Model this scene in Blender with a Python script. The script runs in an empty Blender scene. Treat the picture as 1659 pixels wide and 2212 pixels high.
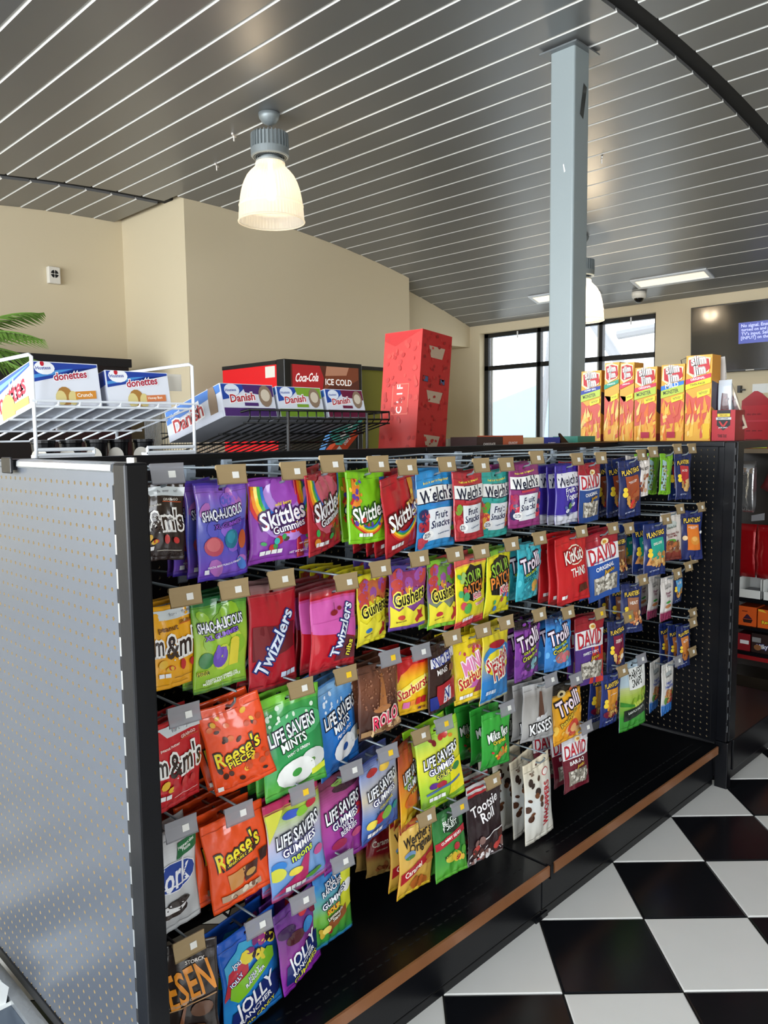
import bpy, bmesh, math, random
from mathutils import Vector, Matrix, noise
random.seed(4)
SC = bpy.context.scene
COL = SC.collection
PI = math.pi
# ---------------------------------------------------------------- camera
FPX = 1702.9
YAW, PITCH, ROLL = 0.782998953, -0.0973470587, -0.0122216532
CAM = Vector((-1.41971831, -1.22256434, 1.4135731))
fw = Vector((math.cos(YAW)*math.cos(PITCH), math.sin(YAW)*math.cos(PITCH), math.sin(PITCH)))
rt = fw.cross(Vector((0, 0, 1))).normalized(); up = rt.cross(fw)
r2 = math.cos(ROLL)*rt + math.sin(ROLL)*up; u2 = -math.sin(ROLL)*rt + math.cos(ROLL)*up
cd = bpy.data.cameras.new('camera'); cam = bpy.data.objects.new('camera', cd); COL.objects.link(cam)
cd.sensor_fit = 'VERTICAL'; cd.sensor_height = 24; cd.lens = FPX/2212*24; cd.clip_start = .02; cd.clip_end = 300
M = Matrix((r2, u2, -fw)).transposed().to_4x4(); M.translation = CAM; cam.matrix_world = M
SC.camera = cam
# ---------------------------------------------------------------- light, exposure
SC.view_settings.view_transform = 'Standard'; SC.view_settings.look = 'None'
SC.view_settings.gamma = 1; SC.view_settings.use_curve_mapping = False
SC.view_settings.exposure = 0.1
wd = bpy.data.worlds.new('sky'); SC.world = wd; wd.use_nodes = True
bg = wd.node_tree.nodes['Background']; bg.inputs[0].default_value = (.86, .93, 1, 1); bg.inputs[1].default_value = 3.7

def area(name, loc, rot, sx, sy, power, col=(1, 1, 1)):
    l = bpy.data.lights.new(name, 'AREA'); l.shape = 'RECTANGLE'; l.size = sx; l.size_y = sy; l.energy = power; l.color = col
    o = bpy.data.objects.new(name, l); COL.objects.link(o); o.location = loc; o.rotation_euler = rot
    return o
# daylight standing in the shop-front windows behind the photographer (outside the glass)
area('window_daylight', (-5.3, 1.0, 1.75), (0, -PI/2, 0), 2.5, 8.6, 830, (.92, .96, 1))
area('window_daylight', (-1.6, -6.3, 1.4), (PI/2, 0, 0), 3.8, 1.8, 135, (.95, .97, 1))

# ---------------------------------------------------------------- helpers
def lin(c):
    if isinstance(c, str):
        c = [int(c[i:i+2], 16)/255 for i in (0, 2, 4)]
    return tuple(x/12.92 if x <= .04045 else ((x+.055)/1.055)**2.4 for x in c[:3])

def mat(name, col, rough=.5, metal=0, spec=.5, bump=0, bscale=40, emit=None, estr=0, attr=False, coat=0, var=0, vscale=3, stretch=None):
    m = bpy.data.materials.new(name); m.use_nodes = True
    nt = m.node_tree; b = nt.nodes['Principled BSDF']
    c = lin(col)
    b.inputs['Base Color'].default_value = (*c, 1)
    b.inputs['Roughness'].default_value = rough; b.inputs['Metallic'].default_value = metal
    b.inputs['Specular IOR Level'].default_value = spec; b.inputs['Coat Weight'].default_value = coat
    b.inputs['Coat Roughness'].default_value = .08
    if attr:
        a = nt.nodes.new('ShaderNodeAttribute'); a.attribute_name = 'Col'
        nt.links.new(a.outputs['Color'], b.inputs['Base Color'])
    if bump or var:
        tc = nt.nodes.new('ShaderNodeTexCoord'); mp = nt.nodes.new('ShaderNodeMapping')
        nt.links.new(tc.outputs['Object'], mp.inputs[0])
        if stretch: mp.inputs['Scale'].default_value = stretch
    if bump:
        n = nt.nodes.new('ShaderNodeTexNoise'); n.inputs['Scale'].default_value = bscale; n.inputs['Detail'].default_value = 3
        bp = nt.nodes.new('ShaderNodeBump'); bp.inputs['Strength'].default_value = bump; bp.inputs['Distance'].default_value = .004
        nt.links.new(mp.outputs[0], n.inputs['Vector']); nt.links.new(n.outputs['Fac'], bp.inputs['Height']); nt.links.new(bp.outputs[0], b.inputs['Normal'])
    if var:
        n = nt.nodes.new('ShaderNodeTexNoise'); n.inputs['Scale'].default_value = vscale; n.inputs['Detail'].default_value = 5
        r = nt.nodes.new('ShaderNodeMapRange'); r.inputs[3].default_value = 1-var; r.inputs[4].default_value = 1+var
        mx = nt.nodes.new('ShaderNodeMix'); mx.data_type = 'RGBA'; mx.blend_type = 'MULTIPLY'; mx.inputs[0].default_value = 1
        nt.links.new(mp.outputs[0], n.inputs['Vector']); nt.links.new(n.outputs['Fac'], r.inputs[0])
        mx.inputs[6].default_value = (*c, 1); nt.links.new(r.outputs[0], mx.inputs[7])
        nt.links.new(mx.outputs[2], b.inputs['Base Color'])
    if emit:
        b.inputs['Emission Color'].default_value = (*lin(emit), 1); b.inputs['Emission Strength'].default_value = estr
    return m

def glassy(name, col, transp, rough=.1, transl=0):
    m = bpy.data.materials.new(name); m.use_nodes = True; nt = m.node_tree
    for n in list(nt.nodes): nt.nodes.remove(n)
    o = nt.nodes.new('ShaderNodeOutputMaterial'); t = nt.nodes.new('ShaderNodeBsdfTransparent'); t.inputs[0].default_value = (*lin(col), 1)
    p = nt.nodes.new('ShaderNodeBsdfPrincipled'); p.inputs['Base Color'].default_value = (*lin(col), 1); p.inputs['Roughness'].default_value = rough
    mx = nt.nodes.new('ShaderNodeMixShader'); mx.inputs[0].default_value = 1-transp
    nt.links.new(t.outputs[0], mx.inputs[1])
    if transl:
        tr = nt.nodes.new('ShaderNodeBsdfTranslucent'); tr.inputs[0].default_value = (*lin(col), 1)
        m2 = nt.nodes.new('ShaderNodeMixShader'); m2.inputs[0].default_value = transl
        nt.links.new(p.outputs[0], m2.inputs[1]); nt.links.new(tr.outputs[0], m2.inputs[2]); nt.links.new(m2.outputs[0], mx.inputs[2])
    else: nt.links.new(p.outputs[0], mx.inputs[2])
    nt.links.new(mx.outputs[0], o.inputs[0]); return m

class MB:
    def __init__(s): s.v = []; s.f = []; s.c = []
    def add(s, vs, fs, col=None):
        k = len(s.v); s.v += [tuple(v) for v in vs]; s.f += [tuple(i+k for i in f) for f in fs]
        if col is not None: s.c += [col]*len(fs)
        return s
    def box(s, x0, y0, z0, x1, y1, z1, col=None):
        return s.add([(x0,y0,z0),(x1,y0,z0),(x1,y1,z0),(x0,y1,z0),(x0,y0,z1),(x1,y0,z1),(x1,y1,z1),(x0,y1,z1)],
                     [(0,3,2,1),(4,5,6,7),(0,1,5,4),(1,2,6,5),(2,3,7,6),(3,0,4,7)], col)
    def tube(s, pts, r, n=8, col=None, closed=False):
        pts = [Vector(p) for p in pts]; m = len(pts); vs = []; fs = []
        for i, p in enumerate(pts):
            a = pts[max(i-1, 0)] if not closed else pts[i-1]; b = pts[min(i+1, m-1)] if not closed else pts[(i+1) % m]
            d = (b-a).normalized(); q = Vector((0,0,1)) if abs(d.z) < .9 else Vector((1,0,0))
            e = d.cross(q).normalized(); g = d.cross(e)
            vs += [p+(e*math.cos(2*PI*k/n)+g*math.sin(2*PI*k/n))*r for k in range(n)]
        for i in range(m if closed else m-1):
            j = (i+1) % m
            for k in range(n): fs.append((i*n+k, i*n+(k+1) % n, j*n+(k+1) % n, j*n+k))
        if not closed: fs += [tuple(range(n)), tuple(range((m-1)*n, m*n))[::-1]]
        return s.add(vs, fs, col)
    def lathe(s, prof, n=32, o=(0,0,0), rib=0, nrib=0, col=None):
        vs = []; fs = []
        for r, z in prof:
            for k in range(n):
                a = 2*PI*k/n; rr = r + (rib if nrib and k % 2 else 0)
                vs.append((o[0]+rr*math.cos(a), o[1]+rr*math.sin(a), o[2]+z))
        for i in range(len(prof)-1):
            for k in range(n): fs.append((i*n+k, i*n+(k+1) % n, (i+1)*n+(k+1) % n, (i+1)*n+k))
        return s.add(vs, fs, col)
    def prism(s, poly, axis, a, b, col=None):
        n = len(poly)
        def P(p, t):
            return (t, p[0], p[1]) if axis == 0 else ((p[0], t, p[1]) if axis == 1 else (p[0], p[1], t))
        vs = [P(p, a) for p in poly]+[P(p, b) for p in poly]
        fs = [tuple(range(n)), tuple(range(n, 2*n))[::-1]]+[(i, i+n, (i+1) % n+n, (i+1) % n) for i in range(n)]
        return s.add(vs, fs, col)
    def mesh(s, name, m, smooth=False):
        me = bpy.data.meshes.new(name); me.from_pydata(s.v, [], s.f)
        for x in (m if isinstance(m, (list, tuple)) else [m]): me.materials.append(x)
        if s.c:
            at = me.color_attributes.new('Col', 'FLOAT_COLOR', 'CORNER'); d = []
            for f, c in zip(s.f, s.c): d += [*c, 1]*len(f)
            at.data.foreach_set('color', d)
        if smooth: me.polygons.foreach_set('use_smooth', [True]*len(me.polygons))
        me.update(); return me
    def obj(s, name, m, parent=None, smooth=False, fix=True, loc=None):
        me = s.mesh(name, m, smooth)
        if fix:
            b = bmesh.new(); b.from_mesh(me); bmesh.ops.recalc_face_normals(b, faces=b.faces); b.to_mesh(me); b.free()
        return link(name, me, parent, loc)

def link(name, me, parent=None, loc=None):
    o = bpy.data.objects.new(name, me); COL.objects.link(o)
    if parent is not None: o.parent = parent
    if loc is not None: o.location = loc
    return o
def tag(o, label, cat, group=None):
    o['label'] = label; o['category'] = cat
    if group: o['group'] = group
    return o
def empty(name, label, cat, loc=(0,0,0), rz=0, group=None):
    o = bpy.data.objects.new(name, None); COL.objects.link(o); o.location = loc; o.rotation_euler = (0, 0, rz); o.empty_display_size = .05
    return tag(o, label, cat, group)
def struct(o): o['kind'] = 'structure'; return o
def bevel(o, w, seg=2):
    b = o.modifiers.new('bevel', 'BEVEL'); b.width = w; b.segments = seg; b.limit_method = 'ANGLE'; return o

# ---- printed artwork: flat shapes laid on a surface function surf(u, v, eps)
_tc = {}
def glyphs(s, off):
    k = (s, off)
    if k not in _tc:
        cu = bpy.data.curves.new('t', 'FONT'); cu.body = s; cu.resolution_u = 2; cu.offset = off; cu.size = 1; cu.space_line = .8; cu.align_x = 'CENTER'
        o = bpy.data.objects.new('t', cu); me = bpy.data.meshes.new_from_object(o)
        _tc[k] = ([(v.co.x, v.co.y) for v in me.vertices], [tuple(p.vertices) for p in me.polygons])
        bpy.data.objects.remove(o); bpy.data.curves.remove(cu); bpy.data.meshes.remove(me)
    return _tc[k]
def tri_sub(vs, fs, mx):
    b = bmesh.new(); bv = [b.verts.new((x, y, 0)) for x, y in vs]
    for f in fs:
        if len(set(f)) > 2:
            try: b.faces.new([bv[i] for i in f])
            except ValueError: pass
    bmesh.ops.triangulate(b, faces=b.faces)
    for _ in range(3):
        e = [e for e in b.edges if e.calc_length() > mx]
        if not e or len(b.faces) > 4000: break
        bmesh.ops.subdivide_edges(b, edges=e, cuts=1, use_grid_fill=False)
        bmesh.ops.triangulate(b, faces=[f for f in b.faces if len(f.verts) > 3])
    b.verts.index_update()
    r = ([(v.co.x, v.co.y) for v in b.verts], [tuple(v.index for v in f.verts) for f in b.faces]); b.free(); return r
def art(ops, W, H, surf, mb, mx=.02, e0=.0011, de=.00026):
    k = 0
    for op in ops:
        t = op[0]; items = []
        if t == 'R':
            _, a, b_, c, d, col = op; items = [([(a*W,b_*H),(c*W,b_*H),(c*W,d*H),(a*W,d*H)], [(0,1,2,3)], col)]
        elif t == 'P':
            items = [([(x*W, y*H) for x, y in op[1]], [tuple(range(len(op[1])))], op[2])]
        elif t == 'E':
            _, cu, cv, ru, rv, col = op[:6]; rot = math.radians(op[6]) if len(op) > 6 else 0; n = 14
            pts = [(0, 0)]+[(ru*W*math.cos(2*PI*i/n), rv*W*math.sin(2*PI*i/n)) for i in range(n)]
            pts = [(cu*W+x*math.cos(rot)-y*math.sin(rot), cv*H+x*math.sin(rot)+y*math.cos(rot)) for x, y in pts]
            items = [(pts, [(0, i+1, (i+1) % n+1) for i in range(n)], col)]
        elif t == 'A':                                   # ring sector
            _, cu, cv, ra, rb, a0, a1, col = op; n = 14; pts = []
            for i in range(n+1):
                a = math.radians(a0+(a1-a0)*i/n)
                pts += [(cu*W+ra*W*math.cos(a), cv*H+ra*W*math.sin(a)), (cu*W+rb*W*math.cos(a), cv*H+rb*W*math.sin(a))]
            items = [(pts, [(2*i, 2*i+1, 2*i+3, 2*i+2) for i in range(n)], col)]
        elif t == 'S':                                   # scatter of sweets / nuts
            _, n, a, b_, c, d, ru, cols, seed = op; rr = random.Random(seed)
            for i in range(n):
                cu = rr.uniform(a, c)*W; cv = rr.uniform(b_, d)*H; r = ru*W*rr.uniform(.75, 1.2); q = rr.uniform(.55, 1); an = rr.uniform(0, PI)
                pts = [(cu, cv)]+[(cu+r*math.cos(2*PI*j/9)*math.cos(an)-q*r*math.sin(2*PI*j/9)*math.sin(an), cv+r*math.cos(2*PI*j/9)*math.sin(an)+q*r*math.sin(2*PI*j/9)*math.cos(an)) for j in range(9)]
                items.append((pts, [(0, j+1, (j+1) % 9+1) for j in range(9)], rr.choice(cols)))
        elif t == 'T':
            _, s, cu, cv, w, col, out = op[:7]; rot = math.radians(op[7]) if len(op) > 7 else 0; sh = op[8] if len(op) > 8 else 0; hs = op[9] if len(op) > 9 else 1
            v0, f0 = glyphs(s, .02)
            if not v0: continue
            x0 = min(v[0] for v in v0); x1 = max(v[0] for v in v0); y0 = min(v[1] for v in v0); y1 = max(v[1] for v in v0)
            sx = .91*w*W/(x1-x0); sy = sx*hs; cx = (x0+x1)/2; cy = (y0+y1)/2
            for off, c in (((.10, out),) if out else ())+((.02, col),):
                vv, ff = glyphs(s, off); pts = []
                for x, y in vv:
                    X = (x-cx)*sx+sh*(y-cy)*sy; Y = (y-cy)*sy
                    pts.append(((cu-.02)*W+X*math.cos(rot)-Y*math.sin(rot), cv*H+X*math.sin(rot)+Y*math.cos(rot)))
                items.append((pts, ff, c))
        for n_, (pts, fs, c) in enumerate(items):
            if t in 'TRPAE': k += 1
            elif n_ == 0: k += 1
            vs, fs = tri_sub(pts, fs, min(mx, .008) if t == 'T' and mx < 1 else mx)
            ee = e0+de*k+(n_*.00003 if t == 'S' else 0)
            out_v = [surf(min(max(x/W, .012), .988), min(max(y/H, .006), .994), ee) for x, y in vs]
            mb.add(out_v, fs, lin(c))
    return mb
FOIL = mat('printed_foil', 'ffffff', .24, 0, .5, bump=.45, bscale=20, attr=True, coat=.4)
CARD = mat('printed_card', 'ffffff', .42, 0, .4, attr=True)
# ---------------------------------------------------------------- the setting
WALL = mat('beige_paint', (.80,.745,.625), .75, bump=.05, bscale=220)
EDGE = mat('daylit_panel_edge', (.88,.88,.86), .45)  # panel flange coloured near white: the daylight catching it is painted in
PANEL = mat('grey_ceiling_metal', (.50,.505,.505), .36, .4, var=.04, vscale=1.2)
VOID = mat('black_void', (.03,.03,.03), .8)
WHITE_T = mat('white_floor_tile', (.93,.93,.915), .2, bump=.03, bscale=30, var=.03, vscale=9)
BLACK_T = mat('black_floor_tile', (.075,.08,.095), .22, bump=.04, bscale=30, var=.15, vscale=14)
GROUT = mat('dark_grout', (.16,.155,.145), .9)
FRAME = mat('black_window_frame', (.06,.065,.07), .4)
STEEL = mat('grey_painted_steel', (.58,.62,.625), .38, .1, var=.03, vscale=5)
GREYM = mat('grey_cast_metal', (.50,.52,.53), .42, .5)
GLASS = glassy('window_glass', (1,1,1), .93, .02)

def fz(x):
    return -.03600546*x*x+.16885513*x+3.29011341 if x > 0 else 3.29011341+.05*x
floor = MB().box(-5.2, -6.2, -.06, 6.75, 6.13, -.004).obj('floor', GROUT); struct(floor)
TS = .3048; HT = .1502
def tile_mesh(m):
    mb = MB(); g = .0015; a = HT; b = HT-.003
    mb.add([(-a,-a,-.004),(a,-a,-.004),(a,a,-.004),(-a,a,-.004),(-a,-a,-.0015),(a,-a,-.0015),(a,a,-.0015),(-a,a,-.0015),(-b,-b,0),(b,-b,0),(b,b,0),(-b,b,0)],
           [(0,1,5,4),(1,2,6,5),(2,3,7,6),(3,0,4,7),(4,5,9,8),(5,6,10,9),(6,7,11,10),(7,4,8,11),(8,9,10,11)])
    return mb.mesh('floor_tile', m)
TM = (tile_mesh(WHITE_T), tile_mesh(BLACK_T)); far = [MB(), MB()]; s2 = TS/math.sqrt(2)
SX = 0.0
for i in range(-34, 35):
    for j in range(-34, 35):
        x = (i+.5+j+.5)*s2; y = (-(i+.5)+(j+.5))*s2
        if not (-5.1 < x < 6.6 and -6.1 < y < 6.0): continue
        k = (i+j) % 2
        if -.7 < x < 3.4 and -1.75 < y < .25:
            o = link('floor_tile', TM[k], floor, (x, y, 0)); o.rotation_euler = (0, 0, -PI/4)
        else:
            h = HT*math.sqrt(2)
            far[k].add([(x-h,y,0),(x,y-h,0),(x+h,y,0),(x,y+h,0)], [(0,1,2,3)])
for k in (0, 1):
    o = far[k].obj('floor_tile', (WHITE_T, BLACK_T)[k], floor, fix=False); o['kind'] = 'stuff'

# vaulted ceiling: black shell with separate metal panels under it
sh = MB(); n = 40
xs = [-5.2+12.0*i/n for i in range(n+1)]
poly = [(x, fz(x)+.05) for x in xs]+[(x, fz(x)+.11) for x in reversed(xs)]
for i in range(n):
    a, b = xs[i], xs[i+1]
    sh.prism([(a, fz(a)+.05), (b, fz(b)+.05), (b, fz(b)+.11), (a, fz(a)+.11)], 1, -6.2, 6.25)
ceil = sh.obj('ceiling', VOID); struct(ceil)
edges = [.064]
while edges[-1] < 6.7: edges.append(edges[-1]+.2305-.0036*edges[-1])
edges = edges[:-1]+[6.745]
x = .064
while x > -5.1: x -= .2305; edges.insert(0, x)
edges = edges[1:]
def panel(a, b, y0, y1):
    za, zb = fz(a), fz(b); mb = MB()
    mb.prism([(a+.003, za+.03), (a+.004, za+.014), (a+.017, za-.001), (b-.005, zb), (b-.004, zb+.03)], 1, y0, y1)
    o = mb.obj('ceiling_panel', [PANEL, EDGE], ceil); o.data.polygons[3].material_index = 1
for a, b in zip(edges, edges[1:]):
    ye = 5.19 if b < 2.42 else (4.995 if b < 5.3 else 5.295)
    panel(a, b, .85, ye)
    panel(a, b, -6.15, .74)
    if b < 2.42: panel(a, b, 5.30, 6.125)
for yy in (.795, 5.245):                                   # track behind each black joint
    t = MB()
    for i in range(n):
        a, b = xs[i], xs[i+1]
        if b > 2.6 and yy > 5: break
        t.prism([(a, fz(a)+.02), (b, fz(b)+.02), (b, fz(b)+.05), (a, fz(a)+.05)], 1, yy-.07, yy+.07)
    t.obj('joint_backing', VOID, ceil)
for (x, y) in ((1.871, 3.462), (2.133, 4.071), (3.926, 1.825)):
    t = MB().box(-.032,-.006,-.012,.032,.006,0).box(-.004,-.004,-.045,.004,.004,-.012)
    o = t.obj('sign_clip', mat('white_clip', (.85,.83,.8), .5), loc=(x, y, fz(x)-.001)); o.rotation_euler = (0, 0, .6)
    tag(o, ('small white sign clip on ceiling left of the near pendant lamp' if y > 4 else ('small white sign clip on ceiling just beside the near pendant cord' if y > 3 else 'small white sign clip on ceiling right of the steel column')), 'clip')

def wallbox(name, x0, y0, z0, x1, y1, z1): return struct(MB().box(x0,y0,z0,x1,y1,z1).obj(name, WALL))
wallbox('wall_left', -5.2, 6.13, 0, 2.405, 6.25, 3.7)
def curved(name, x0, x1, y0, y1, z0):
    mb = MB(); k = 10; p = [(x0+(x1-x0)*i/k) for i in range(k+1)]
    mb.prism([(x0, z0)]+[(x1, z0)]+[(x, fz(x)+.045) for x in reversed(p)], 1, y0, y1); return struct(mb.obj(name, WALL))
curved('wall_middle', 2.405, 5.28, 5.0, 6.25, 0)
curved('wall_corner', 5.28, 6.75, 5.3, 6.25, 2.53)
wallbox('wall_recess', 5.28, 6.1, 0, 6.75, 6.25, 2.53)
# window wall on the far side, opening y 2.76..5.17 / z .9..2.69
W0, W1, WB, WT = 2.765, 5.14, .9, 2.69
wr = MB().box(6.75,-6.2,0,6.95,W0,3.2).box(6.75,W1,0,6.95,6.25,3.2).box(6.75,W0,0,6.95,W1,WB).box(6.75,W0,WT,6.95,W1,3.2)
struct(wr.obj('wall_right', WALL))
wf = MB()
X0, X1 = 6.85, 6.91
for y in (W0, 3.45, 4.285, W1-.06):
    wf.box(X0, y, WB, X1, y+(.06 if y in (W0, W1-.06) else .045), WT)
for z in (WB, 2.225, WT-.05): wf.box(X0, W0, z, X1, W1, z+.055)
win = wf.obj('window_1', FRAME); struct(win)
pf = MB()
for y in (3.51, 4.345, W1-.075-.03): pf.box(6.88, y, WB+.05, 6.9, y+.022, WT-.05)
pf.obj('reflection_strip', mat('glass_reflection_grey', (.62,.62,.6), .5), win)  # grey strips standing in for the glass reflection beside the frame bars
yy = [W0+.06, 3.45, 3.495, 4.285, 4.33, W1-.06]
for i in (0, 2, 4):
    for a, b in ((WB+.055, 2.225), (2.28, WT-.05)):
        MB().box(6.878, yy[i], a, 6.884, yy[i+1], b).obj('pane', GLASS, win)
for y in (4.62, 3.1): MB().box(6.84, y-.008, WT-.09, 6.85, y+.008, WT-.01).obj('latch', mat('latch_white', (.85,.85,.85), .4), win)
# shop-front walls behind the photographer
def glazed(name, axis, pos, a0, a1, z0, z1, n, wn):
    mb = MB(); t = .12 if pos > -5.5 else .12
    def bx(m, u0, w0, u1, w1, d0=0, d1=.12):
        if axis == 0: m.box(pos-d1, u0, w0, pos-d0, u1, w1)
        else: m.box(u0, pos-d1, w0, u1, pos-d0, w1)
    lo, hi = (-6.2, 6.25) if axis == 0 else (-5.2, 6.95)
    bx(mb, lo, 0, hi, z0); bx(mb, lo, z1, hi, 3.75); bx(mb, lo, z0, a0, z1); bx(mb, a1, z0, hi, z1)
    struct(mb.obj(name, WALL))
    f = MB(); st = (a1-a0)/n
    for i in range(n+1): bx(f, a0+st*i-.03, z0, a0+st*i+.03, z1, .03, .09)
    bx(f, a0, z0, a1, z0+.05, .03, .09); bx(f, a0, z1-.05, a1, z1, .03, .09)
    w = struct(f.obj(wn, FRAME)); g = MB()
    for i in range(n): bx(g, a0+st*i+.03, z0+.05, a0+st*(i+1)-.03, z1-.05, .058, .064)
    g.obj('pane', GLASS, w)
glazed('wall_back', 0, -5.0, -3.4, 5.4, .5, 2.95, 6, 'window_2')
glazed('wall_front', 1, -6.0, -3.6, .4, .5, 2.3, 3, 'window_3')

# steel column
cb = MB().box(0,0,0,.152,.152,3.49); cx, cy = 2.447, 1.15
col = empty('steel_column', 'grey painted square steel column rising to the metal ceiling', 'column', (cx, cy, 0))
o = cb.obj('shaft', STEEL, col); bevel(o, .012, 3)
MB().box(-.035,-.03,3.468,.205,.2,3.476).obj('ceiling_plate', GREYM, col)
tp = mat('clear_tape', (.30,.31,.30), .15, .3)
t = MB().add([(.055,-.0015,3.13),(.09,-.0015,3.11),(.125,-.0015,3.285),(.09,-.0015,3.3)], [(0,1,2,3)]).obj('tape_strip', tp, col)
MB().add([(-.0015,.05,2.83),(-.0015,.058,2.825),(-.0015,.066,2.868),(-.0015,.06,2.872)], [(0,1,2,3)]).obj('paint_chip', mat('chip', (.9,.9,.88), .5), col)

# pendants
CAPM = mat('grey_lamp_housing', (.55,.58,.585), .45, .35)
SHADE = glassy('ribbed_acrylic', (1,.985,.95), .52, .12, .4)
BULB = mat('lamp_bulb', (1,.9,.75), .5, emit=(1,.86,.66), estr=7)
def pendant(label, x, y, zb, power, full=True):
    zc = fz(x)
    t = empty('pendant_lamp', label, 'lamp', (x, y, zb), group=None)
    H = zc-zb
    # shade: bottom rim at 0, neck at .385
    pr = [(.213,0),(.216,.004),(.210,.012),(.208,.05),(.204,.10),(.198,.145),(.187,.20),(.172,.245),(.152,.285),(.130,.312),(.108,.333),(.095,.347),(.092,.372)]
    sh = MB().lathe(pr, 120, rib=.0022, nrib=1); o = sh.obj('shade', SHADE, t)
    MB().lathe([(.207,.09),(.2105,.10),(.207,.11)], 48).obj('shade_band', SHADE, o)
    MB().lathe([(.210,-.002),(.217,.0),(.217,.006),(.210,.008)], 60).obj('shade_rim', SHADE, o)
    cap = MB().lathe([(.0,.372),(.085,.372),(.092,.385),(.06,.392),(.06,.405)], 40)
    cap.lathe([(.115,.405),(.122,.412),(.122,.455),(.108,.46),(.108,.545),(0,.545)], 48)
    cap.lathe([(.06,.405),(.115,.405)], 48)
    o = cap.obj('housing', CAPM, t); fins = MB()
    for k in range(30):
        a = 2*PI*k/30; c, s = math.cos(a), math.sin(a); w = .0022
        q = [(.10,.45),(.123,.45),(.121,.548),(.10,.556)]
        vs = []
        for sg in (-1, 1):
            for r, z in q: vs.append((r*c-sg*w*s, r*s+sg*w*c, z))
        fins.add(vs, [(0,1,2,3),(7,6,5,4),(0,4,5,1),(1,5,6,2),(2,6,7,3),(3,7,4,0)])
    fo = fins.obj('cooling_fins', CAPM, o); fo['kind'] = 'stuff'
    vent = MB()
    for k in range(60):
        a = 2*PI*k/60
        for r in (.075, .09, .103): vent.box(r*math.cos(a+r*7)-.0025, r*math.sin(a+r*7)-.0025, .4035, r*math.cos(a+r*7)+.0025, r*math.sin(a+r*7)+.0025, .4045)
    vo = vent.obj('vent_holes', VOID, o); vo['kind'] = 'stuff'
    MB().lathe([(0,.05),(.025,.055),(.034,.09),(.034,.14),(.02,.2),(.014,.26),(.014,.372)], 20, o=(0,0,.09)).obj('bulb', BULB, t, smooth=True)
    MB().tube([(0,0,.545),(-.004,0,H-.06)], .0018, 6).tube([(.012,0,.545),(.02,0,.62),(.014,0,H-.07)], .0025, 6).obj('cord', mat('cord', (.3,.3,.3), .5), t)
    MB().lathe([(0,H-.075),(.018,H-.073),(.045,H-.058),(.064,H-.03),(.069,H-.004),(0,H-.002)], 32).obj('canopy', CAPM, t, smooth=True)
    l = bpy.data.lights.new('pendant_bulb', 'POINT'); l.energy = power; l.color = (1,.83,.62); l.shadow_soft_size = .06
    lo = bpy.data.objects.new('bulb_light', l); COL.objects.link(lo); lo.parent = t; lo.location = (0,0,.19)
    return t
pendant('near pendant lamp with ribbed clear bell shade and grey finned housing', 1.83, 3.01, 2.80, 7)
pendant('far pendant lamp glowing half hidden behind the grey steel column', 5.15, 2.72, 2.44, 34)

# recessed ceiling lights
TRIM = mat('white_light_trim', (.80,.82,.84), .4)
TUBE = mat('light_diffuser', (1,.95,.86), .5, emit=(1,.93,.82), estr=.75)
def troffer(label, x0, x1, y0, y1):
    t = empty('ceiling_light', label, 'light', ((x0+x1)/2, (y0+y1)/2, fz((x0+x1)/2)))
    a, b = (x1-x0)/2, (y1-y0)/2; sl = math.atan((fz(x1)-fz(x0))/(x1-x0)); t.rotation_euler = (0, -sl, 0)
    f = MB(); w = .035
    f.box(-a,-b,-.014,a,-b+w,.0).box(-a,b-w,-.014,a,b,.0).box(-a,-b+w,-.014,-a+w,b-w,.0).box(a-w,-b+w,-.014,a,b-w,.0)
    f.obj('frame', TRIM, t); MB().box(-a+w,-b+w,-.007,a-w,b-w,-.003).obj('diffuser', TUBE, t)
troffer('long recessed strip light in ceiling above the television', 6.19, 6.40, 2.0, 2.78)
troffer('recessed strip light in ceiling left of the steel column', 6.19, 6.40, 3.2, 4.02)
# dome camera, wall siren
t = empty('security_camera', 'white dome security camera under the ceiling near window', 'camera', (6.47, 2.82, fz(6.47)))
MB().lathe([(0,0),(.072,0),(.075,-.03),(.07,-.062),(.052,-.07)], 32).obj('housing', mat('camera_white', (.88,.87,.84), .4), t, smooth=True)
MB().lathe([(.05,-.066),(.047,-.085),(.033,-.105),(.015,-.115),(0,-.117)], 28).obj('dome', mat('smoked_dome', (.03,.03,.035), .08), t, smooth=True)
t = empty('wall_siren', 'small white box siren with round grille on beige wall', 'alarm', (1.70, 6.13, 2.90))
WPL = mat('white_plastic', (.84,.82,.77), .45)
o = MB().box(-.055,-.055,-.075,.055,0,.075).obj('case', WPL, t); bevel(o, .008)
g = MB()
for k in range(4):
    a = PI/4+k*PI/2; p = [(.008, a-.6), (.036, a-.62), (.036, a), (.036, a+.62), (.008, a+.6)]
    g.prism([(r*math.cos(q), .01+r*math.sin(q)) for r, q in p], 1, -.0565, -.055)
g.obj('grille', VOID, t)
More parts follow.
